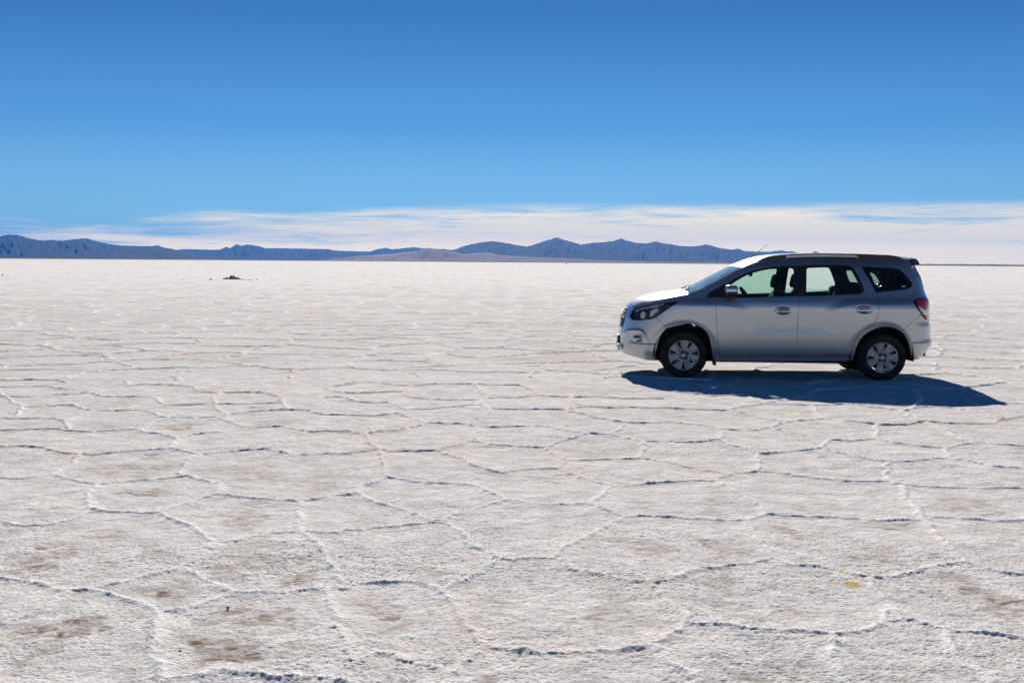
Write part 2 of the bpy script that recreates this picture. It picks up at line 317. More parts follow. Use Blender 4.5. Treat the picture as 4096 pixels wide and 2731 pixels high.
    sal *= (1 + .05 * fbm(x * .25, y * .25, 121, 3))[:, None]
    pk = np.clip(.5 * np.exp(-(D / .09) ** 2) * sstep(.0, .5, pnoise(x * .5, y * .5, 131)), 0, 1)
    sal = sal * (1 - pk[:, None]) + np.array([.84, .73, .65]) * pk[:, None]
    pm = np.clip(pan * (.62 + .5 * holes) * 1.35 * (.30 + .70 * sstep(-.32, .16, pnoise(x * 12, y * 15, 136) + .55 * pnoise(x * 31, y * 37, 137))), 0, .95)[:, None]
    sal = sal * (1 - pm) + np.array([.47, .405, .36]) * (1 + .18 * pnoise(x * 26, y * 30, 135))[:, None] * pm
    rust = np.clip(sstep(.30, .62, pnoise(x * 9, y * 16, 141) + .4 * pnoise(x * 30, y * 40, 142)) * sstep(.5, .85, pan), 0, 1)[:, None] * .85
    sal = sal * (1 - rust) + np.array([.22, .125, .06]) * rust
    yl = (patch_field(x, y, [(3402, 2335, 38, 16), (3490, 2306, 34, 8), (3325, 2330, 18, 6), (3385, 2287, 20, 5), (3475, 2373, 16, 5)], 151) * sstep(-.45, .1, pnoise(x * 22, y * 22, 152)))[:, None]
    sal = sal * (1 - yl) + np.array([.80, .58, .14]) * yl
    wm = (white * (.35 + .65 * holes))[:, None] * .75
    sal = sal * (1 - wm) + np.array([.93, .92, .89]) * wm
    nr, na = shp
    i = np.arange(nr - 1)[:, None] * na; j = np.arange(na)[None, :]; j2 = (j + 1) % na
    faces = np.stack([i + j, i + j2, i + na + j2, i + na + j], -1).reshape(-1, 4)
    V = np.stack([x, y, z], 1)
    m = bpy.data.materials.new('salt_crust'); m.use_nodes = True; k = N(m.node_tree); b = m.node_tree.nodes['Principled BSDF']
    at = k.n('ShaderNodeAttribute', attribute_name='salt_color'); 
    b.inputs['Roughness'].default_value = .95; b.inputs['Specular IOR Level'].default_value = .04
    tc = k.n('ShaderNodeTexCoord'); nz = k.n('ShaderNodeTexNoise'); nz.inputs['Scale'].default_value = 5; nz.inputs['Detail'].default_value = 7; nz.inputs['Roughness'].default_value = .74; k.l(tc.outputs['Object'], nz.inputs['Vector'])
    # fine mottling of crystals and pits, kept at every distance
    n2 = k.n('ShaderNodeTexNoise'); n2.inputs['Scale'].default_value = 9; n2.inputs['Detail'].default_value = 8; n2.inputs['Roughness'].default_value = .85; k.l(tc.outputs['Object'], n2.inputs['Vector'])
    n3 = k.n('ShaderNodeTexNoise'); n3.inputs['Scale'].default_value = .9; n3.inputs['Detail'].default_value = 6; n3.inputs['Roughness'].default_value = .8; k.l(tc.outputs['Object'], n3.inputs['Vector'])
    mul = k.m('ADD', k.m('ADD', .47, k.m('MULTIPLY', n2.outputs[0], .78)), k.m('MULTIPLY', n3.outputs[0], .30))
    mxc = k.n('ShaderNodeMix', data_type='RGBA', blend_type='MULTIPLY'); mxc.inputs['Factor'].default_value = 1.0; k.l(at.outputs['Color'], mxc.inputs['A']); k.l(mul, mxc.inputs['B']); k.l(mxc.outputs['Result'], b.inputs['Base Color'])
    bp = k.n('ShaderNodeBump'); bp.inputs['Strength'].default_value = 1.0; bp.inputs['Distance'].default_value = .030; k.l(nz.outputs[0], bp.inputs['Height']); k.l(bp.outputs[0], b.inputs['Normal'])
    o = mesh_obj('salt_flat', V, faces, m)
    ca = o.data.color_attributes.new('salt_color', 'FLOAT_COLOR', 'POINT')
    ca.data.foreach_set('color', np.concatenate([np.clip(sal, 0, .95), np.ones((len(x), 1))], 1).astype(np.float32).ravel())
    # close the disc under the camera
    tag(o, kind='structure'); return o
build_salt()
# ------------------------------------------------------------------ far shore, desert plain and mountain ranges
def az_el(px, py):
    d = ray(px, py); return math.atan2(d[0], d[1]), d[2] / math.hypot(d[0], d[1])
HORIZON_BEND = [(0, 5), (1024, 0), (2048, -4.5), (2960, -1.5), (4096, 4)]     # the photo's lens bends the horizon; measure heights from it
def skyline(pts, x0, y0, s, dist):
    """photo skyline -> (azimuth, height) of a ridge at that distance"""
    o = []
    for p in pts.split():
        u, v = (float(a) for a in p.split(',')); px, py = x0 + s * u, y0 + s * v
        py -= np.interp(px, *zip(*HORIZON_BEND))
        a, e = az_el(px, py); o.append((a, EYE + dist * e))
    return o

def earth(name, lo, hi, scale, pale=None, rough=.95):
    m = mat(name, lo, rough, spec=.1); t = m.node_tree; k = N(t); b = t.nodes['Principled BSDF']
    tc = k.n('ShaderNodeTexCoord'); nz = k.n('ShaderNodeTexNoise'); nz.inputs['Scale'].default_value = scale; nz.inputs['Detail'].default_value = 7; k.l(tc.outputs['Object'], nz.inputs['Vector'])
    mx = k.n('ShaderNodeMix', data_type='RGBA'); mx.inputs['A'].default_value = (*lo, 1); mx.inputs['B'].default_value = (*hi, 1); k.l(k.ramp(nz.outputs[0], .35, .65), mx.inputs['Factor'])
    last = mx.outputs['Result']
    if pale:
        n2 = k.n('ShaderNodeTexNoise'); n2.inputs['Scale'].default_value = scale * .45; n2.inputs['Detail'].default_value = 5; k.l(tc.outputs['Object'], n2.inputs['Vector'])
        m2 = k.n('ShaderNodeMix', data_type='RGBA'); k.l(last, m2.inputs['A']); m2.inputs['B'].default_value = (*pale, 1); k.l(k.ramp(n2.outputs[0], .52, .62), m2.inputs['Factor']); last = m2.outputs['Result']
    k.l(last, b.inputs['Base Color']); return m

def mountain(name, pts, dist, depth, m, seed, rough=1.0, ends=.012):
    a = np.array([p[0] for p in pts]); h = np.array([max(p[1], 2) for p in pts])
    aa = np.linspace(a[0] - ends, a[-1] + ends, max(120, int((a[-1] - a[0]) / .0006)))
    hh = np.interp(aa, np.concatenate([[a[0] - ends], a, [a[-1] + ends]]), np.concatenate([[0], h, [0]]))
    hh = hh * (1 + .035 * rough * fbm(aa * 260, aa * 0 + seed, seed, 3)) + 2.2 * rough * pnoise(aa * 700, aa * 0, seed + 5) * (hh > 25)
    rows = np.concatenate([np.linspace(0, 1, 30), np.linspace(1.08, 2, 12)])
    AA, S = np.meshgrid(aa, rows); HH = np.broadcast_to(hh, AA.shape)
    X0 = dist * np.sin(AA)
    # spurs and gullies run down the slope; ridge line itself keeps its height
    sp = 1 - np.abs(fbm(AA * 150 + .5 * pnoise(AA * 70, S * 2.5, seed), S * 1.6, seed + 1, 4)) * 2.2
    env = np.clip(S * (1 - S) * 4, 0, 1) * (S < 1)
    prof = np.where(S <= 1, S ** 1.15, np.clip(2 - S, 0, 1) ** .9)
    Z = HH * (prof + .21 * rough * env * (sp - .55))
    Dd = dist - depth + depth * S + depth * .10 * fbm(AA * 60, S * 2, seed + 9, 3) * env
    Z = np.maximum(Z, 0) - 1.0 * (S < .001)
    V = np.stack([Dd * np.sin(AA), Dd * np.cos(AA), Z], -1).reshape(-1, 3)
    nr, na = AA.shape; i = np.arange(nr - 1)[:, None] * na; j = np.arange(na - 1)[None, :]
    Fc = np.stack([i + j, i + j + 1, i + na + j + 1, i + na + j], -1).reshape(-1, 4)
    return tag(mesh_obj(name, V, Fc, m), kind='structure')

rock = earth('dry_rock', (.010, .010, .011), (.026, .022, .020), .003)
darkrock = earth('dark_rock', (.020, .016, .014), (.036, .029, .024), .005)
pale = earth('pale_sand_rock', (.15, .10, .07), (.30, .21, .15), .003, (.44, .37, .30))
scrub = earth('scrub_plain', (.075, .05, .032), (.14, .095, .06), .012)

A5 = (0, 880, .8707); A6 = (1700, 780, 1.0187); A8 = (2880, 970, .17857)
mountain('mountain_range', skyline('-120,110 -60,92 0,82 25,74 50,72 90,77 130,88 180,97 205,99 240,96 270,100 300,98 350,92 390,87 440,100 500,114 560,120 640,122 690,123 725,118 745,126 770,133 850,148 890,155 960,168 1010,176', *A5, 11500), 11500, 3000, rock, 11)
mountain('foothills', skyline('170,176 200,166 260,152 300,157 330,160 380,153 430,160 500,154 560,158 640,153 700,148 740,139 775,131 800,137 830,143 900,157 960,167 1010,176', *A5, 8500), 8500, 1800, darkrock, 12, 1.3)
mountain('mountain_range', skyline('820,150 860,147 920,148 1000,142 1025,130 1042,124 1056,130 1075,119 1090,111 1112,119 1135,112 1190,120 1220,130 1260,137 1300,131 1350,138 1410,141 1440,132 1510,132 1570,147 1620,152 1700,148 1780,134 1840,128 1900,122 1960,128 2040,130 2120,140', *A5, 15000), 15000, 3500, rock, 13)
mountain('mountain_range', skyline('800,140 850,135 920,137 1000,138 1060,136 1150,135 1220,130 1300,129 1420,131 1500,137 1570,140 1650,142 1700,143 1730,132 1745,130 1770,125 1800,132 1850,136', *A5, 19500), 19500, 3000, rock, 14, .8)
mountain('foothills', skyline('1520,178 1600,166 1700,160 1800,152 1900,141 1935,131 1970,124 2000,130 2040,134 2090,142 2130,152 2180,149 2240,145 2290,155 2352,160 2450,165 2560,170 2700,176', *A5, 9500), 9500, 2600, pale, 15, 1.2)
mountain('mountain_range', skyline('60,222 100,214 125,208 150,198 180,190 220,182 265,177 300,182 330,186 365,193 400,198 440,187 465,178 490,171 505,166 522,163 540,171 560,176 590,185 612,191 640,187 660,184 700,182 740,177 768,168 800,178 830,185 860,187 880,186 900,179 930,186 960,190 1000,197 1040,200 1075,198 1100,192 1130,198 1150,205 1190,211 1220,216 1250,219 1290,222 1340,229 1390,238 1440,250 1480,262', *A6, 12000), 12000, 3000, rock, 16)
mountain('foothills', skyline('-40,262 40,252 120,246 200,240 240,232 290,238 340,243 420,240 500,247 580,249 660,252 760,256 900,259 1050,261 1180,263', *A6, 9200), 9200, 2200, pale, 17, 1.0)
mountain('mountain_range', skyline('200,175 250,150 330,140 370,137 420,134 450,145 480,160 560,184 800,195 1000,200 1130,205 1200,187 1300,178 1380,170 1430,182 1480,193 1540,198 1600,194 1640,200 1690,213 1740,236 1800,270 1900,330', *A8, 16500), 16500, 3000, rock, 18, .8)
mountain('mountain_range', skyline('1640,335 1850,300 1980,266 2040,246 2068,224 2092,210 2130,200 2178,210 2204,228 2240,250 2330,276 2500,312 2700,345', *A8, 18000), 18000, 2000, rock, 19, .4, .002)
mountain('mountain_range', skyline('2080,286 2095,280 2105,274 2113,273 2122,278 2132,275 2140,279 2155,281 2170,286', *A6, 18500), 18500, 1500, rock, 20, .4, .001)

def build_plain():
    """flat desert beyond the salt, out to the horizon, with a low scrubby bank where it meets the salt"""
    ang = np.radians(np.concatenate([np.arange(-32, 32.01, .12), np.arange(34, 328, 4.0)]))
    rs = np.array([1900, 2300, 2330, 2370, 2420, 2480, 2560, 2700, 3000, 4000, 6000, 9000, 12000, 15000, 18000, 21000.])
    A, Rr = np.meshgrid(ang, rs)
    deg = np.degrees(np.where(A > math.pi, A - 2 * math.pi, A))
    top = np.interp(deg, [-32, -24, -10, -2, 4, 10, 16, 25, 32], [1.9, 1.9, 1.5, 2.3, 2.5, 2.1, 2.4, 3.4, 3.4])
    top = top * (1 + .28 * fbm(A * 60, Rr * 0 + 3, 201, 4)) + .35 * pnoise(A * 900, Rr * .01, 202)
    bank = sstep(2300, 2420, Rr + 60 * pnoise(A * 60, Rr * 0, 203))
    Z = -.6 + (top + .6) * bank * np.where(Rr < 2700, 1, .9) * np.exp(-np.maximum(Rr - 3000, 0) / 9000.)
    V = np.stack([Rr * np.sin(A), Rr * np.cos(A), Z], -1).reshape(-1, 3)
    nr, na = A.shape; i = np.arange(nr - 1)[:, None] * na; j = np.arange(na)[None, :]; j2 = (j + 1) % na
    Fc = np.stack([i + j, i + j2, i + na + j2, i + na + j], -1).reshape(-1, 4)
    return tag(mesh_obj('desert_plain', V, Fc, scrub), kind='structure')
build_plain()
# ------------------------------------------------------------------ the car
# own frame: x = rearwards from the front axle, y = to the far (right-hand) side, z = up; near side is y < 0
AXLE_Z, WB, RIM_Y = .31, 2.62, -.845
_a, _b = ground_hit(2735.7, 1420.5, AXLE_Z), ground_hit(3530, 1430.5, AXLE_Z)
YAW = math.atan2(_b[1] - _a[1], _b[0] - _a[0])
_n = np.array([-math.sin(YAW), math.cos(YAW), 0]); _x = np.array([math.cos(YAW), math.sin(YAW), 0])
ORG = _a - RIM_Y * _n; ORG[2] = 0
car = bpy.data.objects.new('parked_car', None); COL.objects.link(car)
car.location = ORG; car.rotation_euler = (0, 0, YAW)
tag(car, 'dusty silver minivan with black roof rails parked side-on on the white salt flat', 'car')

def to_world(p): return ORG + p[0] * _x + p[1] * _n + np.array([0, 0, p[2]])
def project(p):
    d = CRn.T @ (to_world(p) - np.array([0, 0, EYE])); return np.array([PW / 2 + F_PX * d[0] / -d[2], PH / 2 - F_PX * d[1] / -d[2]])
def on_plane(px, py, y):
    """where the photo ray meets the car-frame plane y = const -> (x, z)"""
    d = ray(px, py); o = np.array([0, 0, EYE]) - ORG
    dl = np.array([d @ _x, d @ _n, d[2]]); ol = np.array([o @ _x, o @ _n, o[2]])
    t = (y - ol[1]) / dl[1]; p = ol + t * dl; return p[0], p[2]

def curve(kn, lo, hi, sig):
    xs = np.arange(lo - .3, hi + .3, .004); ys = np.interp(xs, *zip(*kn))
    kr = np.exp(-.5 * (np.arange(-60, 61) * .004 / sig) ** 2); kr /= kr.sum()
    ys = np.convolve(np.pad(ys, 60, mode='edge'), kr, 'valid'); return lambda z: np.interp(z, xs, ys)
# half width against height (sill, shoulder, tumblehome)
WZ = curve([(-.3, .70), (.12, .775), (.20, .800), (.27, .815), (.33, .833), (.38, .846), (.43, .8535), (.50, .8595), (.56, .8632), (.62, .8658), (.75, .868), (.90, .868), (.97, .866), (1.02, .859), (1.06, .848), (1.10, .834),
            (1.15, .815), (1.25, .783), (1.35, .748), (1.45, .709), (1.52, .678), (1.58, .640), (1.64, .59), (1.9, .40)], 0, 1.8, .014)
# nose and tail silhouettes traced against height
_sf = [(2482, 1402), (2476, 1390), (2474.6, 1380), (2474.6, 1333), (2478, 1312), (2488, 1265), (2496, 1247), (2504.5, 1230), (2520.7, 1212.5)]
_f = sorted([(z, x) for x, z in (on_plane(px, py, -.12) for px, py in _sf)])
UF = curve([(0, _f[0][1] + .05)] + _f + [(1.9, _f[-1][1] + .0)], 0, 1.8, .012)
_sr = [(3672, 1046), (3676, 1053), (3675, 1060), (3684, 1080), (3698.5, 1107), (3710.7, 1156), (3714, 1168), (3727.5, 1204), (3730, 1237), (3728.5, 1285), (3735, 1305), (3735.7, 1356), (3740.5, 1363), (3740.5, 1378), (3730.3, 1393.5), (3701.6, 1427), (3692, 1432)]
U1, U2 = -.02, 2.72
NF, NR = 2.5, 3.0
_r = []
for px, py in _sr:
    y = -.60
    x, z = on_plane(px, py, y); _r.append((z, x + .035))
_r.sort()
UR = curve([(0, _r[0][1] - .08)] + _r + [(1.9, _r[-1][1])], 0, 1.8, .010)
QF, QR = -1.0, 3.72          # wrap coordinate at the front and rear centre line

def seg_dist(q, z, pts):
    d = np.full(np.shape(q), 9.)
    for (a, b), (c, e) in zip(pts[:-1], pts[1:]):
        dx, dz = c - a, e - b; t = np.clip(((q - a) * dx + (z - b) * dz) / (dx * dx + dz * dz), 0, 1)
        d = np.minimum(d, np.hypot(q - a - t * dx, z - b - t * dz))
    return d
def dents(q, z):
    """pressed shapes of the side skin, added to the half width"""
    w = 0 * q
    for c in (0., WB):                                                   # rolled lips round the wheel arches
        d = np.hypot(q - c, (z - AXLE_Z) * .97) - .385
        w = w - .018 * (1 - sstep(-.01, .105, d)) * (z > .2)
    # shoulder creases over both haunches, dying out in the doors
    kf = sstep(.95, .45, q) + sstep(1.75, 2.15, q)
    zs = .995 + .012 * (q - 1) - .10 * sstep(.45, .95, q) * (q < 1.3) - .12 * sstep(2.25, 1.75, q) * (q >= 1.3)
    w = w - .16 * kf * np.clip(z - zs, 0, .09)
    # scallop along the doors with a hard lower edge
    a = sstep(.55, 1.05, q) * sstep(2.25, 1.75, q)
    zl = .612 + .006 * (q - 1.3); t = z - zl
    w = w - .0085 * a * np.where(t > 0, np.where(t < .11, np.clip(t / .11, 0, 1) ** .8, sstep(.36, .11, t)), 0)
    # bumper ledges
    w = w + .010 * sstep(.452, .446, z - .03 * np.clip(-q - .3, 0, 1) * .3) * (q < -.25)
    w = w + .008 * sstep(.512, .506, z) * (q > 2.9)
    return w
def P(q, z, off=0.0):
    """outer skin, near side"""
    q = np.asarray(q, float); z = np.asarray(z, float)
    wz = WZ(z) + dents(q, z)
    xf = np.clip((U1 - q) / (U1 - QF), 0, 1); xr = np.clip((q - U2) / (QR - U2), 0, 1)
    ff = math.pi / 2 * xf ** (NF / 2); fr = math.pi / 2 * xr ** (NR / 2)
    u = np.where(q < U1, U1 - (U1 - UF(z)) * np.sin(ff) ** (2 / NF), np.where(q > U2, U2 + (UR(z) - U2) * np.sin(fr) ** (2 / NR), q))
    v = wz * np.where(q < U1, np.maximum(np.cos(ff), 0) ** (2 / NF), np.where(q > U2, np.maximum(np.cos(fr), 0) ** (2 / NR), 1))
    p = np.stack([u, -v, z + 0 * u], -1)
    if np.any(off): p = p - np.asarray(off)[..., None] * NORM(q, z) if np.ndim(off) else p - off * NORM(q, z)
    return p
def NORM(q, z):
    q = np.clip(q, QF + .03, QR - .03); e = .004
    dq = P(q + e, z) - P(q - e, z); dz = P(q, z + e) - P(q, z - e)
    n = np.cross(dq, dz); n /= np.linalg.norm(n, axis=-1, keepdims=True) + 1e-12
    return n
def S(px, py):
    """photo pixel -> (q, z) on the near side skin"""
    x, z = on_plane(px, py, -.85); q = min(max(x, QF + .02), QR - .02)
    t = np.array([px, py])
    for it in range(14):
        p = project(P(q, z)); r = t - p
        if abs(r).max() < .05: break
        e = .004; J = np.stack([(project(P(q + e, z)) - p) / e, (project(P(q, z + e)) - p) / e], 1)
        J = J + np.eye(2) * 6
        s = np.linalg.solve(J, r); s = np.clip(s, -.15, .15)
        q = min(max(q + s[0], QF + .01), QR - .01); z = z + s[1]
    return float(q), float(z)
def SS(txt): return [S(*(float(v) for v in a.split(','))) for a in txt.split()]

def smooth_poly(pts, n=1, closed=True):
    for _ in range(n):
        o = []
        for i in range(len(pts)):
            a, b = pts[i], pts[(i + 1) % len(pts)]
            o += [(a[0] * .75 + b[0] * .25, a[1] * .75 + b[1] * .25), (a[0] * .25 + b[0] * .75, a[1] * .25 + b[1] * .75)]
        pts = o
    return pts
def area(p): return .5 * sum(p[i][0] * p[(i + 1) % len(p)][1] - p[(i + 1) % len(p)][0] * p[i][1] for i in range(len(p)))
def inset(pts, d):
    if area(pts) < 0: pts = pts[::-1]
    n = len(pts); o = []
    for i in range(n):
        a, b, c = (np.array(pts[k % n]) for k in (i - 1, i, i + 1))
        e1 = b - a; e2 = c - b; e1 /= np.linalg.norm(e1) + 1e-9; e2 /= np.linalg.norm(e2) + 1e-9
        n1 = np.array([-e1[1], e1[0]]); n2 = np.array([-e2[1], e2[0]]); m = n1 + n2; m /= np.linalg.norm(m) + 1e-9
        k = min(1 / max(m @ n1, .45), 2.0); o.append(tuple(b + m * d * k))
    return o
def dense(pts, step):
    o = []
    for i in range(len(pts)):
        a, b = np.array(pts[i]), np.array(pts[(i + 1) % len(pts)]); n = max(1, int(np.linalg.norm(b - a) / step))
        for k in range(n): o.append(tuple(a + (b - a) * k / n))
    return o
def inside(pts, x, y):
    r = np.zeros(x.shape, bool); n = len(pts)
    for i in range(n):
        x1, y1 = pts[i]; x2, y2 = pts[(i + 1) % n]
        if y1 == y2: continue
        r ^= ((y1 > y) != (y2 > y)) & (x < (x2 - x1) * (y - y1) / (y2 - y1) + x1)
    return r
def flat_mesh(outer, holes=(), step=.03, bstep=.02):
    """triangulate a 2-D region: returns pts (n,2), tris (m,3)"""
    loops = [dense(outer, bstep)] + [dense(h, bstep) for h in holes]
    pts, edges = [], []
    for lp in loops:
        s = len(pts); pts += lp; edges += [(s + i, s + (i + 1) % len(lp)) for i in range(len(lp))]
    B = np.array(pts); lo, hi = B.min(0), B.max(0)
    gx, gy = np.meshgrid(np.arange(lo[0] + step / 2, hi[0], step), np.arange(lo[1] + step / 2, hi[1], step)); gx, gy = gx.ravel(), gy.ravel()
    ok = inside(outer, gx, gy)
    for h in holes: ok &= ~inside(h, gx, gy)
    gx, gy = gx[ok], gy[ok]
    if len(gx):
        far = np.ones(len(gx), bool)
        for i in range(0, len(B), 200): far &= (np.hypot(gx[:, None] - B[None, i:i + 200, 0], gy[:, None] - B[None, i:i + 200, 1]).min(1) > step * .45)
        pts += list(zip(gx[far].tolist(), gy[far].tolist()))
    vo, eo, fo, *_ = delaunay_2d_cdt([Vector(p) for p in pts], edges, [], 0, 1e-5)
    V = np.array([(v.x, v.y) for v in vo]); T = np.array([f for f in fo if len(f) == 3])
    c = V[T].mean(1); ok = inside(outer, c[:, 0], c[:, 1])
    for h in holes: ok &= ~inside(h, c[:, 0], c[:, 1])
    T = T[ok]
    ar = (V[T[:, 1], 0] - V[T[:, 0], 0]) * (V[T[:, 2], 1] - V[T[:, 0], 1]) - (V[T[:, 2], 0] - V[T[:, 0], 0]) * (V[T[:, 1], 1] - V[T[:, 0], 1])
    T[ar < 0] = T[ar < 0][:, ::-1]
    us = np.unique(T); mp = np.full(len(V), -1); mp[us] = np.arange(len(us))
    return V[us], mp[T]
def border(T):
    e = {}
    for t in T:
        for a, b in ((t[0], t[1]), (t[1], t[2]), (t[2], t[0])): e[(a, b)] = 1
    return [(a, b) for (a, b) in e if (b, a) not in e]

class Skin:
    """collects skin patches (2-D regions laid on the car's side) into one mesh, near side, far side or both"""
    def __init__(s): s.v, s.n, s.f = [], [], []
    def add(s, outer, holes=(), off=0.0, gap=.0025, lip=.014, step=.03, bstep=.02, both=True, bulge=None):
        o2 = inset(outer, gap) if gap else (outer if area(outer) > 0 else outer[::-1])
        V, T = flat_mesh(o2, holes, step, bstep)
        q, z = V[:, 0], V[:, 1]
        of = off if bulge is None else off + bulge(q, z)
        p = P(q, z, of); n = NORM(q, z)
        if bulge is not None:
            e = .003; qc = np.clip(q, QF + .03, QR - .03)
            n = np.cross(P(qc + e, z, off + bulge(q + e, z)) - P(qc - e, z, off + bulge(q - e, z)), P(qc, z + e, off + bulge(q, z + e)) - P(qc, z - e, off + bulge(q, z - e))); n /= np.linalg.norm(n, axis=-1, keepdims=True) + 1e-12
        b = len(s.v); s.v += p.tolist(); s.n += n.tolist(); s.f += (T + b).tolist()
        if lip:
            bd = border(T); idx = sorted({i for e in bd for i in e}); mp = {}
            pi = p[idx] - n[idx] * lip
            for k, i in enumerate(idx):                                   # lip gets its own vertices so the edge stays crisp
                mp[i] = (len(s.v), len(s.v) + 1)
                s.v += [p[i].tolist(), pi[k].tolist()]
                s.n += [[0, 0, 0], [0, 0, 0]]
            for a, c in bd:
                ed = p[c] - p[a]; nn = np.cross(ed, n[a]); nn /= np.linalg.norm(nn) + 1e-9
                for i in (a, c):
                    for m in mp[i]: s.n[m] = (np.array(s.n[m]) + nn).tolist()
                s.f.append((mp[a][0], mp[a][1], mp[c][1], mp[c][0]))
        return s
    def mirrored(s):
        m = Skin(); m.v = [(x, -y, z) for x, y, z in s.v]; m.n = [(x, -y, z) for x, y, z in s.n]; m.f = [tuple(f)[::-1] for f in s.f]; return m
    def merged(s, o):
        r = Skin(); k = len(s.v); r.v = s.v + list(o.v); r.n = s.n + list(o.n); r.f = list(map(tuple, s.f)) + [tuple(i + k for i in f) for f in o.f]; return r
    def build(s, name, m, parent):
        nn = [tuple(np.array(n) / (np.linalg.norm(n) + 1e-9)) for n in s.n]
        return mesh_obj(name, s.v, [tuple(f) for f in s.f], m, parent, True, nn)
def part2(name, sk, m, parents=None, label=None):
    """same part on both sides of the car; parents = (near, far)"""
    pr = parents or (car, car); a = sk.build(name, m, pr[0]); b = sk.mirrored().build(name, m, pr[1]); return a, b
def whole(name, sk, m, parent=None): return sk.merged(sk.mirrored()).build(name, m, parent or car)

class MB:
    """plain mesh collector"""
    def __init__(s): s.v, s.f = [], []
    def quad_grid(s, G, close=False, flip=False):
        G = np.asarray(G); a, b = G.shape[:2]; k = len(s.v); s.v += G.reshape(-1, 3).tolist()
        for i in range(a - 1):
            for j in range(b if close else b - 1):
                f = (k + i * b + j, k + i * b + (j + 1) % b, k + (i + 1) * b + (j + 1) % b, k + (i + 1) * b + j); s.f.append(f[::-1] if flip else f)
        return s
    def box(s, c, h, r=0.0, rot=None):
        """rounded box (superellipsoid when r > 0)"""
        k = len(s.v)
        if r:
            G = []; e = r
            for i in range(13):
                t = math.pi * (i / 12 - .5); row = []
                for j in range(24):
                    p = 2 * math.pi * j / 24; g = lambda x, m: math.copysign(abs(x) ** m, x)
                    row.append(Vector((h[0] * g(math.cos(t), e) * g(math.cos(p), e), h[1] * g(math.cos(t), e) * g(math.sin(p), e), h[2] * g(math.sin(t), e))))
                G.append(row)
            if rot is not None: G = [[rot @ v for v in row] for row in G]
            return s.quad_grid([[(v.x + c[0], v.y + c[1], v.z + c[2]) for v in row] for row in G], True)
        for x in (-1, 1):
            for y in (-1, 1):
                for z in (-1, 1):
                    v = Vector((x * h[0], y * h[1], z * h[2]));  v = rot @ v if rot is not None else v
                    s.v.append((v.x + c[0], v.y + c[1], v.z + c[2]))
        s.f += [tuple(k + i for i in f) for f in ((0, 1, 3, 2), (4, 6, 7, 5), (0, 4, 5, 1), (2, 3, 7, 6), (0, 2, 6, 4), (1, 5, 7, 3))]; return s
    def tube(s, pts, rad, n=8, cap=True):
        pts = [Vector(p) for p in pts]; G = []
        for i, p in enumerate(pts):
            d = (pts[min(i + 1, len(pts) - 1)] - pts[max(i - 1, 0)]).normalized(); a = d.orthogonal().normalized() if i == 0 else (pa - d * pa.dot(d)).normalized()
            pa = a; b = d.cross(a); r = rad[i] if isinstance(rad, (list, tuple)) else rad
            G.append([tuple(p + (a * math.cos(2 * math.pi * j / n) + b * math.sin(2 * math.pi * j / n)) * r) for j in range(n)])
        k = len(s.v); s.quad_grid(G, True)
        if cap: s.f += [tuple(k + j for j in range(n))[::-1], tuple(k + (len(pts) - 1) * n + j for j in range(n))]
        return s
    def prism(s, outer, y0, y1, holes=(), bstep=.03, step=.06):
        """side-view outline (x, z) given real thickness in y"""
        V, T = flat_mesh(outer if area(outer) > 0 else outer[::-1], holes, step, bstep); k = len(s.v); n = len(V)
        s.v += [(a, y0, b) for a, b in V] + [(a, y1, b) for a, b in V]
        s.f += [tuple(k + i for i in t) for t in T] + [tuple(k + n + i for i in t[::-1]) for t in T]
        for a, b in border(T): s.f.append((k + a, k + n + a, k + n + b, k + b))
        return s
    def lathe(s, prof, c, n=48):
        """profile (radius, y) turned about the axle direction"""
        return s.quad_grid([[(c[0] + r * math.cos(2 * math.pi * j / n), c[1] + y, c[2] + r * math.sin(2 * math.pi * j / n)) for j in range(n)] for r, y in prof], True)
    def mirrored(s):
        m = MB(); m.v = [(x, -y, z) for x, y, z in s.v]; m.f = [tuple(f)[::-1] for f in s.f]; return m
    def build(s, name, m, parent=None, smooth=True, auto=None):
        o = mesh_obj(name, s.v, [tuple(f) for f in s.f], m, parent or car, smooth)
        if auto:
            import bmesh
            bm = bmesh.new(); bm.from_mesh(o.data)
            for e in bm.edges:
                if len(e.link_faces) == 2 and e.calc_face_angle(0) > R(auto): e.smooth = False
            bm.to_mesh(o.data); bm.free()
        return o
def both(name, mb, m, parents=None, **kw):
    pr = parents or (car, car); return mb.build(name, m, pr[0], **kw), mb.mirrored().build(name, m, pr[1], **kw)

def resample(pts, n):
    p = np.array(pts, float); d = np.concatenate([[0], np.cumsum(np.linalg.norm(np.diff(p, axis=0), axis=1))]); t = np.linspace(0, d[-1], n)
    return np.stack([np.interp(t, d, p[:, i]) for i in range(p.shape[1])], 1)
def rounded(p, k=3):
    for _ in range(k): q = p.copy(); q[1:-1] = .25 * p[:-2] + .5 * p[1:-1] + .25 * p[2:]; p = q
    return p
def loft(E, C, n=28, m=14, wide=.72, lift=1.0):
    """surface from the near edge E over the centre line C to the mirrored far edge"""
    E = rounded(resample(E, n)); C = rounded(resample(C, n)); G = []
    for e, c in zip(E, C):
        e = np.array(e); c3 = np.array([c[0], 0, c[1]]); mid = np.array([e[0] + (c[0] - e[0]) * lift, e[1] * wide, e[2] + (c[1] - e[2]) * lift])
        row = [(1 - s) ** 2 * e + 2 * s * (1 - s) * mid + s * s * c3 for s in np.linspace(0, 1, m)]
        G.append(row + [r * np.array([1, -1, 1]) for r in row[-2::-1]])
    return np.array(G)
def EP(txt, off=0.0): return [P(*S(*(float(v) for v in a.split(','))), off).tolist() for a in txt.split()]
def CP(txt, y=0.0): return [on_plane(*(float(v) for v in a.split(',')), y) for a in txt.split()]

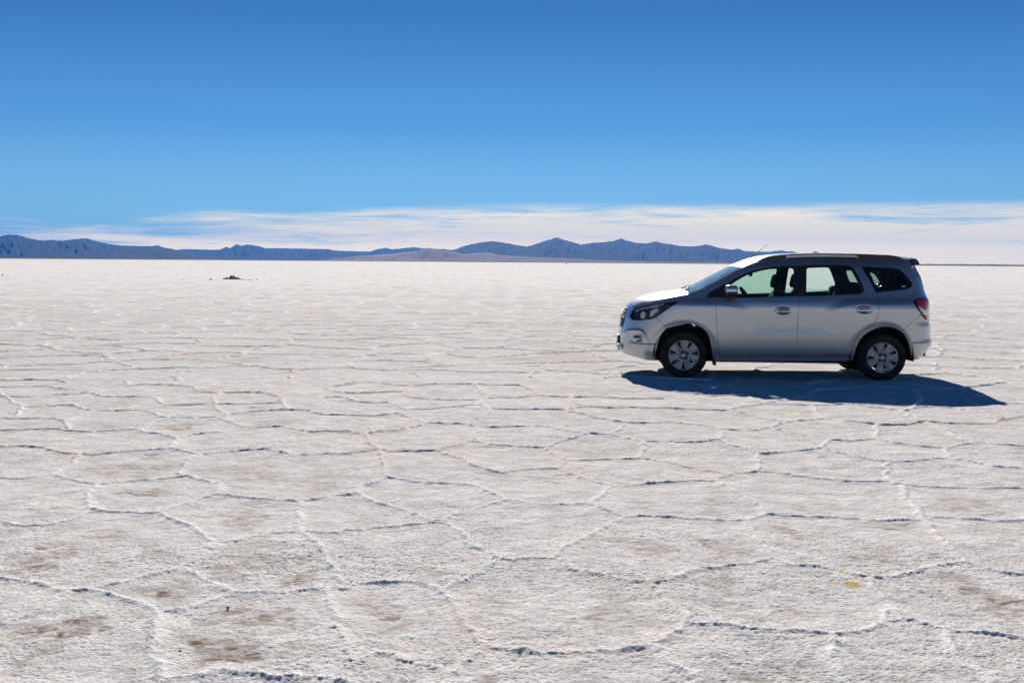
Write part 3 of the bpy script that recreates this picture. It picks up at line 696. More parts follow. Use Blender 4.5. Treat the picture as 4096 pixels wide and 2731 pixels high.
# ---- materials
def paint_mat():
    m = mat('silver_paint', (.42, .425, .435), .30, .92, 1.0, .5, .03); t = m.node_tree; k = N(t); b = t.nodes['Principled BSDF']
    tc = k.n('ShaderNodeTexCoord'); sp = k.n('ShaderNodeSeparateXYZ'); k.l(tc.outputs['Object'], sp.inputs[0])
    nz = k.n('ShaderNodeTexNoise'); nz.inputs['Scale'].default_value = 5; nz.inputs['Detail'].default_value = 6; k.l(tc.outputs['Object'], nz.inputs['Vector'])
    n2 = k.n('ShaderNodeTexNoise'); n2.inputs['Scale'].default_value = 60; n2.inputs['Detail'].default_value = 3; k.l(tc.outputs['Object'], n2.inputs['Vector'])
    low = k.ramp(sp.outputs[2], .95, .25)                               # road dust clings low on the body
    f = k.m('MULTIPLY', k.m('ADD', k.m('MULTIPLY', low, .26), .02), k.ramp(k.m('ADD', k.m('MULTIPLY', nz.outputs[0], .5), k.m('MULTIPLY', n2.outputs[0], .5)), .15, .80))
    mx = k.n('ShaderNodeMix', data_type='RGBA'); mx.inputs['A'].default_value = (.44, .455, .48, 1); mx.inputs['B'].default_value = (.40, .385, .37, 1); k.l(f, mx.inputs['Factor']); k.l(mx.outputs['Result'], b.inputs['Base Color'])
    ge = k.n('ShaderNodeNewGeometry'); gz = k.n('ShaderNodeSeparateXYZ'); k.l(ge.outputs['Normal'], gz.inputs[0])
    up = k.m('MULTIPLY', k.ramp(gz.outputs[2], .62, .93), k.ramp(nz.outputs[0], .05, .55))             # settled dust dulls the bonnet and the roof
    k.l(k.m('ADD', k.m('ADD', k.m('MULTIPLY', low, .06), .33), k.m('MULTIPLY', up, .0)), b.inputs['Roughness'])
    k.l(k.m('SUBTRACT', k.m('SUBTRACT', .86, k.m('MULTIPLY', low, .06)), k.m('MULTIPLY', up, .80)), b.inputs['Metallic'])
    k.l(k.m('SUBTRACT', 1.0, k.m('MULTIPLY', up, 1.0)), b.inputs['Coat Weight']); k.l(k.m('SUBTRACT', .5, k.m('MULTIPLY', up, .36)), b.inputs['Specular IOR Level'])
    k.l(k.m('ADD', k.m('MULTIPLY', low, .12), .04), b.inputs['Coat Roughness'])
    return m
PAINT = paint_mat()
BLACK = mat('black_trim', (.012, .012, .013), .45)
GLOSSBLACK = mat('gloss_black', (.008, .008, .009), .12)
RUBBER = vary(mat('tyre_rubber', rough=.85, spec=.25), 9, (.014, .014, .014), (.034, .031, .029), bump=.3, bscale=60)
CHROME = mat('chrome', (.75, .76, .78), .12, 1.0)
SATIN = mat('satin_silver', (.60, .61, .62), .28, .9)
HUB = vary(mat('hubcap_silver', rough=.42, metal=.45, spec=.5), 7, (.28, .28, .285), (.44, .435, .43))
DARK = mat('dark_interior', (.022, .022, .024), .75, spec=.2)
SEATM = vary(mat('dark_seat_cloth', rough=.9, spec=.1), 30, (.020, .020, .022), (.034, .033, .034))
SEATLIT = mat('lit_seat_cloth', (.16, .16, .155), .9, spec=.1)  # same cloth with the light falling on it painted as a lighter grey
LINER = mat('headliner_grey', (.10, .10, .10), .9, spec=.1)
def glass_mat(name, tint, refl=.5, dust=.015):
    m = bpy.data.materials.new(name); m.use_nodes = True; t = m.node_tree; t.nodes.clear(); k = N(t)
    out = k.n('ShaderNodeOutputMaterial'); tr = k.n('ShaderNodeBsdfTransparent'); tr.inputs[0].default_value = (*tint, 1)
    gl = k.n('ShaderNodeBsdfGlossy'); gl.inputs['Roughness'].default_value = .015
    fr = k.n('ShaderNodeFresnel'); fr.inputs['IOR'].default_value = 1.5
    mx = k.n('ShaderNodeMixShader'); k.l(k.m('MULTIPLY', fr.outputs[0], refl * 2), mx.inputs[0]); k.l(tr.outputs[0], mx.inputs[1]); k.l(gl.outputs[0], mx.inputs[2])
    td = k.n('ShaderNodeBsdfDiffuse'); td.inputs[0].default_value = (.52, .72, .74, 1)          # film of salt dust lit through the pane
    tc = k.n('ShaderNodeTexCoord'); mp = k.n('ShaderNodeMapping'); mp.inputs['Scale'].default_value = (2.5, 7, 2.5); k.l(tc.outputs['Object'], mp.inputs['Vector'])
    nz = k.n('ShaderNodeTexNoise'); nz.inputs['Scale'].default_value = 3; nz.inputs['Detail'].default_value = 5; k.l(mp.outputs[0], nz.inputs['Vector'])
    m2 = k.n('ShaderNodeMixShader'); k.l(k.m('MULTIPLY', k.ramp(nz.outputs[0], .2, .75), dust * 1.6), m2.inputs[0]); k.l(mx.outputs[0], m2.inputs[1]); k.l(td.outputs[0], m2.inputs[2]); k.l(m2.outputs[0], out.inputs[0]); return m
GLASS = glass_mat('green_tinted_glass', (.66, .86, .78))
GLASSD = glass_mat('dark_tinted_glass', (.50, .62, .57))
CLEAR = glass_mat('clear_lens', (.93, .94, .94), .3, .0)
WSHIELD = glass_mat('windscreen_glass', (.68, .83, .80), .40, .36)
RED = mat('red_lens', (.42, .015, .018), .12, coat=1.0); REDB = mat('bright_red_lens', (.68, .05, .03), .12, coat=1.0); WHITEL = mat('white_lens', (.62, .63, .66), .15, coat=1.0)

# ---- outlines traced on the near side
door_seam = '2874,1149 2883,1136.6 2899,1124.5 2917.8,1112.5 2945,1097.5 2975,1083.8 3005,1073.5 3040,1065 3090,1057 3140,1052.5 3180,1049.8 3203,1048.8'
seam_rear = '3203,1048.8 3240,1047.2 3282,1046.4 3340,1047.3 3380,1048.6 3396.8,1049.8 3414,1052 3428.7,1056 3438,1060.5 3446,1066'
arch_f = '2618.4,1441 2623,1417.7 2626,1398 2630.6,1375 2635,1359 2641,1344 2650,1330 2661,1318 2675,1308.5 2692,1301.4 2710,1297 2730,1294.3 2746,1294 2760.7,1295.3 2776,1298.5 2791,1303.4 2803,1309 2814,1316.7 2822.5,1325 2829.5,1335 2835.5,1348 2840,1364 2846,1395 2852.5,1441'
arch_r = '3412,1441 3416,1424 3421,1406 3425,1390 3431,1375 3441,1357.5 3453,1343 3467,1331.5 3482,1322.5 3499,1315 3516,1309.5 3530,1307 3543,1306.3 3560,1308 3575.6,1312 3590,1317.5 3604.5,1326 3615,1336 3623,1348 3630,1361 3635,1375 3639,1391 3642,1409 3642.5,1443'
front_gap = '2864.5,1190 2863.5,1215 2864,1240 2865,1267 2868.6,1330.8 2872,1365 2875,1394.5 2879.5,1421'
b_gap = '3203,1048.8 3203.4,1090 3201.5,1130 3199,1165 3197.5,1195 3194,1245 3190.6,1298.9 3188.5,1345 3188,1375 3188,1421'
rear_gap = '3446,1066 3460,1089 3476.5,1118 3492,1145.5 3505.6,1171 3511,1184 3516,1199 3519,1212 3518,1231 3514,1251.4 3508,1271 3500,1287 3490.5,1297 3478.6,1305.5 3463,1315 3450,1325 3438,1336.5 3428.6,1348.5 3420,1363.5 3413.5,1380.5 3408,1400 3403.6,1421.5'
hl_top = '2545.6,1233 2557,1229.5 2572,1225.2 2594,1219.7 2616,1215.2 2637,1212.6 2657,1211 2686,1208.5 2714,1206.6'
hl_low = '2714,1206.6 2703,1213.5 2692,1221.3 2668,1237.5 2645.3,1254 2621.8,1270 2604,1275.5 2586.6,1278.5 2569,1280.7 2551.4,1281.4 2538,1280.5 2528,1278.3 2522,1272.6 2520.7,1265 2522,1256 2526,1247.5 2534,1239 2545.6,1233'
tl = '3652.8,1207 3658,1201 3667,1196.6 3678,1194.4 3690,1193.6 3702,1194.2 3713,1196.6 3721,1199.8 3727,1204 3728.5,1225 3729,1246 3728,1266 3727,1285 3715,1285.4 3708,1283 3701.6,1278.7 3693,1269 3684.4,1257.6 3667,1232.7'
dlo_f = '2864.5,1189.5 2873.6,1150.5 2896,1138 2919.5,1126 2946,1110 2973,1096.8 3003,1085 3034,1076 3065,1069.8 3095.5,1066.2 3126,1064.6 3156.7,1063.6 3205,1062.3 3205,1100 3199,1184.6 3120,1187 3030,1189.5 2940,1191.2'
dlo_r = '3196,1185 3201.5,1062.3 3250,1060.4 3307.6,1059 3350,1059.5 3390.5,1061.4 3400,1063.2 3409,1067.5 3416,1075 3422,1084.6 3432,1101.5 3441.5,1119.5 3449,1136.5 3455.5,1154.5 3456.5,1161.5 3454,1168.5 3445,1175.5 3436,1177.2 3409.6,1178.5 3360,1180.6 3307.6,1182.4 3250,1184'
pane_f = '2925.8,1187 2925.8,1139 2929.5,1133.5 2946,1122.5 2966,1110.5 2988,1099.4 3015,1089.5 3042,1081.8 3080,1075 3110,1073.2 3150,1071.6 3166,1071.4 3172.5,1075 3175.6,1082 3174.5,1120 3172,1184 3050,1187'
pane_r = '3225.2,1182.5 3226.3,1120 3226.8,1080 3229,1073 3236,1070 3280,1068.3 3330,1067.6 3380,1068.6 3396,1071 3403,1077 3412,1091 3425,1115 3437,1139 3445.5,1158 3445,1166 3438,1171.5 3410,1174.5 3320,1179'
qtr = '3447.4,1066.8 3490,1068.2 3537.8,1071 3563,1072.6 3583.7,1075.2 3594,1078 3603.6,1083 3615,1093.5 3626.5,1106 3638,1119.5 3646,1130 3649,1136.5 3647,1143.5 3641,1150 3634,1153.7 3614,1158.4 3563,1164 3507,1169.6 3492,1144 3476.5,1116.5 3460,1088'
qtr_pane = '3477.5,1084.5 3486,1083.3 3530,1086 3573,1089 3590,1093.5 3603,1099.5 3617,1115.5 3629,1132 3629,1140 3621,1146 3600,1149.5 3545,1153.5 3511.5,1155 3498,1130'
windshield_edge = '2751,1178.4 2780,1168.2 2826,1147.6 2860,1129.5 2894.8,1110.6 2925,1095 2952,1081.3 2971,1071.5 2990,1062.4'
roof_edge = '2990,1062.4 3007,1055 3028,1050.3 3049.6,1046.6 3072,1042.3 3094,1039 3117,1036.5 3139,1034.8 3180,1032.6 3220,1031.4 3300,1030.5 3370,1031.1 3432,1032.6 3480,1034.4 3522,1036.4 3570,1039 3611,1041.6 3636,1043.2 3651,1044'
hatch_gap = '3651,1044 3651.5,1053 3653.5,1062 3660,1080 3668,1098 3683,1123 3698.5,1148.5 3699,1160 3699.5,1172 3703,1184 3709,1194.8'

def car_body():
    s_ = SS
    # bonnet: crowned top plus the flank down to the headlamp
    crease = '2545.6,1232 2556,1224.5 2572,1216.2 2586,1211.2 2600,1207.3 2625,1201.2 2651,1196 2675,1191.2 2700,1186.8 2726,1182.5 2751,1178.4'
    cen = CP('2520.7,1212.5 2536.8,1200.8 2563,1187.6 2604,1177 2645,1169 2695,1162 2735,1157', -.10)
    H = MB().quad_grid(loft(EP(crease), cen, 30, 16, .80))
    fl = Skin().add(s_(hl_top) + s_('2751,1178.4') + s_(crease)[1:-1][::-1], gap=.001, lip=.008, step=.02)
    hood = Skin(); g = mesh_obj('tmp', H.v, H.f, PAINT); nn = [tuple(v.normal) for v in g.data.vertices]; sgn = 1 if nn[len(nn) // 2][2] > 0 else -1
    hood.v = H.v; hood.n = [tuple(sgn * c for c in n) for n in nn]; hood.f = H.f if sgn > 0 else [tuple(f)[::-1] for f in H.f]; bpy.data.objects.remove(g)
    hood.merged(fl).merged(fl.mirrored()).build('bonnet', PAINT, car)
    # front wing
    wing = s_('2751,1178.6 2780,1168.2 2826,1147.8 2833,1158 2840.5,1168.5 2832,1178 2826,1187 2835,1190.5') + s_(front_gap) + s_('2880,1441') + s_(arch_f)[::-1][:-12] + s_('2670,1311.6 2646,1291.5 2622,1270.8') + s_(hl_low)[:6][::-1][1:]
    part2('front_wing', Skin().add(wing, step=.013), PAINT)
    # front bumper, wrapped round the nose to the centre line
    zc = UF_ztop
    bump = s_('2622,1270.8 2646,1291.5 2670,1311.6') + s_('2661,1318 2650,1330 2641,1344 2635,1359 2630.6,1375 2626,1398 2623,1417.7 2618.4,1441 2602,1441.3 2586.6,1440.6 2569,1436 2551.5,1430 2525,1422.5 2510,1418.5')
    zb = S(2510, 1418.5)[1]
    bump += [(QF + .12, zb + .02), (QF, zb + .03), (QF, zc), (QF + .15, zc)] + s_('2545.6,1234') + s_(hl_low)[5:-1][::-1]
    fogarch = s_('2500,1333 2506,1327 2514,1323.4 2530,1321.9 2548,1321.6 2556,1321.8 2564,1324 2571,1330 2577,1340 2584,1355 2592,1371')
    fogc = S(2551, 1354)
    def nose(q, z):
        d = seg_dist(q, z, fogarch); o = -.010 * np.exp(-(d / .020) ** 2)
        o = o + .009 * sstep(.095, .050, np.hypot((q - fogc[0]) * .8 + .02, z - fogc[1])) * (z > S(2551, 1372)[1])
        return o
    bumper = whole('front_bumper', Skin().add(bump, gap=.002, step=.012, bstep=.012, bulge=nose), PAINT)
    p0 = P(*fogc); 
    fog = MB(); G = []
    for xx, rr in ((-.055, .001), (-.055, .040), (-.045, .047), (.03, .048), (.040, .044), (.044, .001)):
        G.append([(p0[0] + xx, p0[1] + .010 + rr * math.cos(a), p0[2] - .004 + rr * math.sin(a)) for a in np.linspace(0, 2 * math.pi, 25)[:-1]])
    both('fog_lamp', fog.quad_grid(G, True), SATIN, (bumper, bumper), auto=35)
    # grilles: two dark mesh openings with bright bars, number plate on the lower bumper
    def strip(z0, z1, q1, off, **kw): return Skin().add([(QF, z0), (q1, z0 + .01), (q1 + .02, z1), (QF, z1)], off=off, gap=0, step=.02, **kw)
    zg = [on_plane(x, y, -.1)[1] for x, y in ((2504, 1230), (2491, 1262), (2487, 1268), (2478, 1305))]
    mesh_m = mat('grille_black', (.01, .01, .01), .4)
    upper = whole('grille', strip(zg[1], zg[0], QF + .13, -.004), mesh_m); lower = whole('grille', strip(zg[3], zg[2], QF + .16, -.004), mesh_m)
    for gr, a, b, qe in ((upper, zg[1], zg[0], QF + .14), (lower, zg[3], zg[2], QF + .17)):
        mb = MB(); n = 3 if gr is upper else 5
        for r in range(n):
            for qi in np.arange(QF + .01, qe - .02, .017):
                q = qi + (.0085 if r % 2 else 0); z = a + (b - a) * (r + .5) / n; p = P(q, z); nn = NORM(np.array(q), np.array(z))
                mb.box((p[0] + nn[0] * .001, p[1] + nn[1] * .001, z), (.009, .013, (b - a) / n * .34), .8)
        both('honeycomb', mb, BLACK, (gr, gr))
    both('grille_bar', MB().tube([tuple(P(q, zg[1] - .004) - np.array([.012, 0, 0])) for q in np.linspace(QF + .002, QF + .17, 14)], .013), CHROME, (upper, upper))
    both('grille_bar', MB().tube([tuple(P(q, zg[0] + .006) - np.array([.004, 0, 0])) for q in np.linspace(QF + .002, QF + .14, 14)], .006), CHROME, (upper, upper))
    zz = (zg[1] + zg[2]) / 2; xx = float(P(QF + .02, zz)[0])
    bow = [(-.085, -.020), (-.028, -.020), (-.028, -.032), (.028, -.032), (.028, -.020), (.085, -.020), (.070, .020), (.028, .020), (.028, .032), (-.028, .032), (-.028, .020), (-.070, .020)]
    e = MB(); e.v = [(xx - .022, a, zz + b) for a, b in bow] + [(xx - .004, a, zz + b) for a, b in bow]; e.f = [tuple(range(12)), tuple(range(12, 24))[::-1]] + [(i, i + 12, (i + 1) % 12 + 12, (i + 1) % 12) for i in range(12)]
    e.build('emblem', mat('gold_emblem', (.55, .40, .12), .25, .9), upper, smooth=False)
    zp = [on_plane(x, y, -.05)[1] for x, y in ((2474, 1372), (2474, 1338))]; xp = float(P(QF + .01, sum(zp) / 2)[0])
    MB().box((xp - .010, 0, sum(zp) / 2), (.006, .20, (zp[1] - zp[0]) / 2)).build('number_plate', mat('plate_black', (.02, .02, .02), .4), bumper, smooth=False)
    both('bumper_guard', MB().box((xp - .005, -.30, zp[0] - .04), (.018, .05, .05), .6), SATIN, (bumper, bumper))
    # body frame: pillar, roof side and rear quarter
    frame = s_('2833,1158 2826,1147.8') + s_(windshield_edge)[3:] + s_(roof_edge)[1:] + s_(hatch_gap)[1:] + s_('3702,1194.2 3690,1193.6 3678,1194.4 3667,1196.6 3658,1201 3652.8,1207 3667,1232.7 3684.4,1257.6') + s_('3664,1274.5 3640,1295 3604.5,1326')
    frame += s_(arch_r)[:17][::-1] + s_('3404.5,1441') + s_(rear_gap)[5:][::-1] + s_(qtr)[:-3][::-1] + s_(seam_rear)[:-1][::-1] + s_(door_seam)[::-1][1:] + s_('2857,1159 2841,1168.7')
    part2('body_side', Skin().add(frame, gap=.0022, step=.014, bstep=.012), PAINT)
    # doors
    doors = []
    for nm, outer, hole, pane, hx, hz in (('front_door', s_(door_seam) + s_(b_gap)[1:] + s_('3030,1420.5') + s_(front_gap)[::-1] + s_('2868,1168'), s_(dlo_f), s_(pane_f), 3133, 1242),
                                     ('rear_door', s_(seam_rear) + s_(rear_gap)[1:] + s_('3300,1421') + s_(b_gap)[::-1][:-1], s_(dlo_r), s_(pane_r), 3456.5, 1237)):
        hq, hzz = S(hx, hz)
        def cup(q, z): return .012 * sstep(1.0, .6, np.hypot((q - hq) / .118, (z - hzz) / .060))
        sk = Skin().add(outer, [hole], gap=.0022, step=.012, bstep=.012, bulge=cup)
        d = part2(nm, sk, PAINT); doors.append(d)
        fr = Skin().add(inset(hole, -.003), [pane], off=.004, gap=0, lip=.012, step=.03); part2('window_frame', fr, BLACK, d)
        gl = Skin().add(inset(pane, -.003), off=.010, gap=0, lip=0, step=.05)
        if nm == 'front_door': part2('window', gl, GLASS, d)
        else:
            gl.build('window', GLASS, d[0])                              # the far rear pane is wound down: only a strip stands above the sill
            zb = min(z for _, z in pane); strip_ = [(q, min(z, zb + .055)) for q, z in pane]
            Skin().add(inset([p for i, p in enumerate(strip_) if i == 0 or abs(p[0] - strip_[i - 1][0]) > .004], -.003), off=.014, gap=0, lip=0, step=.05).mirrored().build('window', GLASS, d[1])
        el = [(hq + .100 * math.copysign(abs(math.cos(a)) ** .75, math.cos(a)) + .012 * math.sin(a), hzz + .047 * math.copysign(abs(math.sin(a)) ** .75, math.sin(a))) for a in np.linspace(0, 2 * math.pi, 41)[:-1]]
        def grip(q, z): rr = np.clip(1 - ((q - hq) / .11) ** 2, 0, 1) * np.clip(1 - ((z - hzz) / .055) ** 2, 0, 1); g = z - hzz - .012 - .06 * (q - hq); return -.020 * rr ** .6 + .016 * np.exp(-(g / .006) ** 2) * (np.abs(q - hq) < .072)
        hb = part2('handle', Skin().add(el, off=.002, gap=0, lip=.012, step=.008, bstep=.01, bulge=grip), PAINT, d)
        # dark trim on the inside of the door
        tr = Skin().add(inset(outer, .03), [inset(hole, -.012)], off=.055, gap=0, lip=0, step=.06, bstep=.04); part2('door_lining', tr, DARK, d)
    # black triangle in front of the mirror
    part2('sail_panel', Skin().add(s_('2826.5,1187.5 2841.5,1168.9 2857,1159.3 2872,1150.6 2864.5,1189 2840,1189'), off=-.001, gap=.0, step=.02), BLACK)
    # rear quarter glass
    qf = part2('quarter_window', Skin().add(s_(qtr), [s_(qtr_pane)], off=.003, gap=.002, step=.025), GLOSSBLACK)
    part2('pane', Skin().add(inset(s_(qtr_pane), -.002), off=.006, gap=0, lip=0, step=.05), GLASSD, qf)
    # sill
    part2('sill', Skin().add(s_('2880.5,1424.5 3030,1424 3200,1424.5 3402,1425.5 3408,1443 3200,1444 3000,1443.5 2866,1442.5'), off=.006, gap=0, lip=.03, step=.02), PAINT)
    # rear bumper wrapped round to the centre
    rb = s_('3604.5,1326 3640,1295 3664,1274.5 3684.4,1259 3693,1270.5 3701.6,1280.2 3708,1284.8 3715,1287')
    zt = S(3715, 1287)[1]; zl = S(3680, 1434)[1]
    rb += [(3.35, zt), (QR, zt), (QR, zl + .03), (3.30, zl + .02)] + s_('3682,1434.5 3662,1440 3642.5,1443.5') + s_(arch_r)[17:-1][::-1]
    rbo = whole('rear_bumper', Skin().add(rb, gap=.0022, step=.014, bstep=.012), PAINT)
    # tail lamp: black surround, red over white over red
    th = part2('tail_light', Skin().add(s_(tl), off=.002, gap=.001, step=.012, bstep=.012), GLOSSBLACK)
    top = '3664.5,1203 3672,1199.8 3690,1197.5 3710,1199.8 3725,1205.5 3727,1220 3727.5,1236.5 3712,1237.8 3698,1238.2 3690,1232 3680.5,1225.5 3671,1223.6'
    part2('red_lens', Skin().add(s_(top), off=-.006, gap=.001, lip=.01, step=.012), RED, th)
    part2('brake_lens', Skin().add(s_('3700,1211 3722,1209 3724,1224 3722,1235 3706,1235.5 3699,1226'), off=-.0085, gap=.001, lip=.004, step=.012), REDB, th)
    part2('reversing_lens', Skin().add(s_('3672,1225.5 3680,1227.4 3689.5,1234.4 3698,1240.5 3712,1240 3727.6,1238.6 3727.6,1250 3727.3,1258.8 3694.5,1259.2 3683,1243.5'), off=-.007, gap=.001, lip=.01, step=.012), WHITEL, th)
    part2('red_lens', Skin().add(s_('3696.5,1261.5 3727,1261 3726.8,1272 3726.2,1282.6 3717,1282.6 3709.5,1279.8 3703.5,1273.5'), off=-.006, gap=.001, lip=.01, step=.012), RED, th)
    # tailgate: painted lower panel, dark glass, spoiler
    zt2 = S(3713, 1196)[1]; zg2 = S(3698.5, 1150)[1]; zg3 = S(3652.5, 1060)[1]
    tg = s_(hatch_gap)[6:] + s_('3713,1197.4 3721,1200.6') + [(3.33, zt2 - .02), (3.33, zt + .004), (QR, zt + .004), (QR, zg2 - .02), (3.30, zg2 - .03)]
    tgo = whole('tailgate', Skin().add(tg, gap=.002, step=.025), PAINT)
    wrap = s_('3652.5,1061 3660,1080 3668,1098 3683,1123 3698.5,1148.5') + [(3.28, zg2 - .02), (QR, zg2 - .02), (QR, zg3), (3.26, zg3)]
    whole('rear_window', Skin().add(wrap, gap=.002, step=.03), mat('tinted_rear_glass', (.008, .008, .01), .25, spec=.15), tgo)
    sp = CP('3641,1034.5 3655,1035 3667,1036.2 3671.5,1042 3676,1051.5 3674,1058.5 3652.5,1062.5 3651,1050', -.50)
    xs = [p[0] for p in sp]; zs = [p[1] for p in sp]
    MBs = MB(); G = []
    for y in np.linspace(-.585, .585, 25):
        k = 1 - .10 * abs(y / .585) ** 4; cx = min(xs)
        G.append([(cx + (a - cx) * k + .045 * (1 - (y / .585) ** 2), y * (1 - .13 * (b - min(zs)) / (max(zs) - min(zs))), b + .020 * (1 - (y / .585) ** 2)) for a, b in sp])
    MBs.quad_grid(G, True); n_ = len(sp); MBs.f += [tuple(range(n_))[::-1], tuple(range(24 * n_, 25 * n_))]; MBs.build('spoiler', PAINT, tgo, auto=40)
    # roof and windscreen
    rc = CP('2943,1055 2975,1041 3010,1028 3045,1021.5 3080,1017.2 3112,1014.5 3160,1012.8 3220,1012 3300,1012.5 3400,1014.5 3500,1018.5 3580,1024 3641,1033', 0)
    roof = MB().quad_grid(loft(EP(roof_edge), rc, 44, 18, .86)).build('roof', PAINT)
    hl = loft(EP(roof_edge, .03), [(a, b - .04) for a, b in rc], 24, 10, .86); MB().quad_grid(hl).build('headliner', LINER, roof)
    wc = CP('2728,1160 2780,1138.9 2839.7,1106.8 2894.8,1079 2943,1055', 0)
    G = loft(EP(windshield_edge), wc, 24, 18, .80)
    ws = MB().quad_grid(G).build('windscreen', WSHIELD)
    # dark band along the top edge of the glass, and the cowl with wipers below it
    def lift(row, h): return [tuple(np.array(p) + np.array([-.35 * h, 0, h])) for p in row]
    band = loft(EP('2971,1071.5 2981,1066.7 2990,1062.4'), CP('2922,1065.5 2932,1060.5 2943,1055', 0), 4, 18, .80); MB().quad_grid([lift(r, .003) for r in band]).build('shade_band', mat('grey_shade_band', (.12, .13, .15), .5), ws)
    cw = [S(2700, 1187)]; e0 = P(*S(2728, 1182.3)); e1 = P(*S(2752, 1177.8)); c0 = on_plane(2694, 1162, -.1); c1 = wc[0]
    G = loft([e0, (np.array(e0) + np.array(e1)) / 2 - np.array([0, 0, .012]), e1], [c0, ((c0[0] + c1[0]) / 2, min(c0[1], c1[1]) - .005), (c1[0] + .03, c1[1] + .012)], 6, 14, .80); cowl = MB().quad_grid([lift(r, .002) for r in G]).build('cowl', BLACK)
    for ya, yb in ((-.52, .05), (.02, .56)):
        def wp(t, y): 
            i = t * 23; g = loftW; a = int(min(i, 22)); j = (y / .8 + 1) / 2 * 34; b = int(min(max(j, 0), 33)); p = np.array(g[a][b]) * (1 - (i - a)) + np.array(g[a + 1][b]) * (i - a); p[1] = y; return tuple(p + np.array([-.012, 0, .018]))
        loftW = loft(EP(windshield_edge), wc, 24, 18, .80)
        MB().tube([wp(.02, ya), wp(.05, ya + .1), wp(.10, (ya + yb) / 2), wp(.15, yb)], [.012, .009, .007, .005], 6).build('wiper', BLACK, ws)
        MB().tube([wp(.02, ya + .06), wp(.09, (ya + yb) / 2 + .02), wp(.17, yb + .08)], .006, 6).build('wiper', BLACK, ws)
    # roof rails: solid ends, open under the bar
    up = '3006.8,1054.5 3017,1049.5 3031.8,1042.5 3048,1034.5 3067.5,1027.2 3090,1023 3117.5,1020.3 3160,1017.2 3219,1014.9 3300,1013.9 3400,1015.2 3470,1017 3527,1019.2 3560.7,1020.8 3577,1023 3591,1026.6 3603,1032 3614,1039'
    dn = '3611,1042.5 3570,1040 3522,1037.5 3480,1036 3434,1034.4 3300,1032.4 3220,1033.4 3139,1036.8 3094,1041 3060,1046.5 3030,1052'
    gap_ = '3146,1032.6 3141.5,1031 3146,1023.6 3219,1020.4 3300,1019.4 3390,1020.6 3428,1022.4 3433,1029.6 3429,1031.4 3370,1029.8 3300,1029.2 3220,1030.2'
    Y = -.585
    both('roof_rail', MB().prism(CP(up, Y) + CP(dn, Y), Y - .022, Y + .022, [CP(gap_, Y)], .02, .05), BLACK, smooth=False)
    a0, a1 = on_plane(2996, 1037.5, 0), on_plane(3013, 1022, 0); a2 = on_plane(3072.5, 976.5, 0)
    ant = MB().tube([(a0[0] - .01, 0, a0[1] - .02), (a1[0], 0, a1[1]), (a2[0], 0, a2[1])], [.012, .006, .0025], 6)
    ant.build('aerial', BLACK, roof)
    # door mirror
    mc = on_plane(2924, 1163, -.955)
    def half(v): return v
    mm = []
    for sgn in (-1, 1):
        cap = MB().box((mc[0], sgn * .955, mc[1]), (.082, .105, .078), .55); 
        vs = cap.v; keep = []
        zc_ = mc[1] - .022
        top_ = MB(); top_.v = [(x, y, max(z, zc_)) for x, y, z in vs]; top_.f = cap.f
        root = top_.build('mirror', SATIN, doors[0][0 if sgn < 0 else 1])
        low = MB(); low.v = [(mc[0] + (x - mc[0]) * .97, sgn * .955 + (y - sgn * .955) * .97, min(z, zc_ + .001)) for x, y, z in vs]; low.f = cap.f; low.build('mirror_base', BLACK, root)
        MB().box((mc[0] + .012, sgn * .90, mc[1] - .082), (.075, .085, .026), .5).tube([(mc[0] + .02, sgn * .90, mc[1] - .08), (mc[0] + .03, sgn * .79, mc[1] - .09)], .026).build('mirror_base', BLACK, root)
        MB().box((mc[0] + .079, sgn * .955, mc[1] + .002), (.003, .085, .055), .5).build('mirror_glass', mat('mirror_glass', (.8, .8, .8), .03, 1.0), root)
    # headlamp: dark bucket, reflectors, clear cover
    hlp = s_(hl_top)[:-1] + s_(hl_low)[:-1]
    hb = part2('headlight', Skin().add(hlp, off=.045, gap=.003, lip=-.04, step=.02, bulge=lambda q, z: .02 * np.cos(q * 20) ** 2), mat('headlight_black', (.05, .047, .045), .35))
    lampm = mat('lamp_reflector', (.86, .88, .90), .5, .2)
    part2('reflector', Skin().add(s_('2558,1257 2563,1245 2565,1243 2571,1245.5 2579,1248 2577,1260 2572,1274 2560,1272'), off=.018, gap=0, lip=.03, step=.01), lampm, hb)
    part2('reflector', Skin().add(s_('2600,1242 2612,1236 2630,1233 2631,1241 2618,1252 2604,1266 2596,1266'), off=.020, gap=0, lip=.03, step=.01), lampm, hb)
    part2('daytime_strip', Skin().add(s_('2541,1238 2560,1230.5 2590,1223.5 2625,1216.5 2657,1213 2655,1216.5 2632,1223 2630,1229 2590,1233 2560,1237 2536,1249'), off=.012, gap=0, lip=.01, step=.012), mat('lamp_chrome', (.72, .72, .70), .35, .4), hb)
    part2('lens', Skin().add(hlp, off=.002, gap=.002, lip=.01, step=.02), CLEAR, hb)
    # black underbody, wheel housings, mud flaps, silencer
    ub = MB().box((1.20, 0, .27), (1.62, .60, .055)).box((1.31, 0, .245), (.86, .78, .025)).box((-.50, 0, .36), (.14, .55, .09)).box((-.08, 0, .765), (.46, .60, .045))
    ubo = ub.build('underbody', DARK, smooth=False)
    MB().tube([(2.15, .33, .21), (2.35, .35, .22), (2.75, .35, .25)], [.03, .08, .08], 12).build('silencer', DARK, ubo)
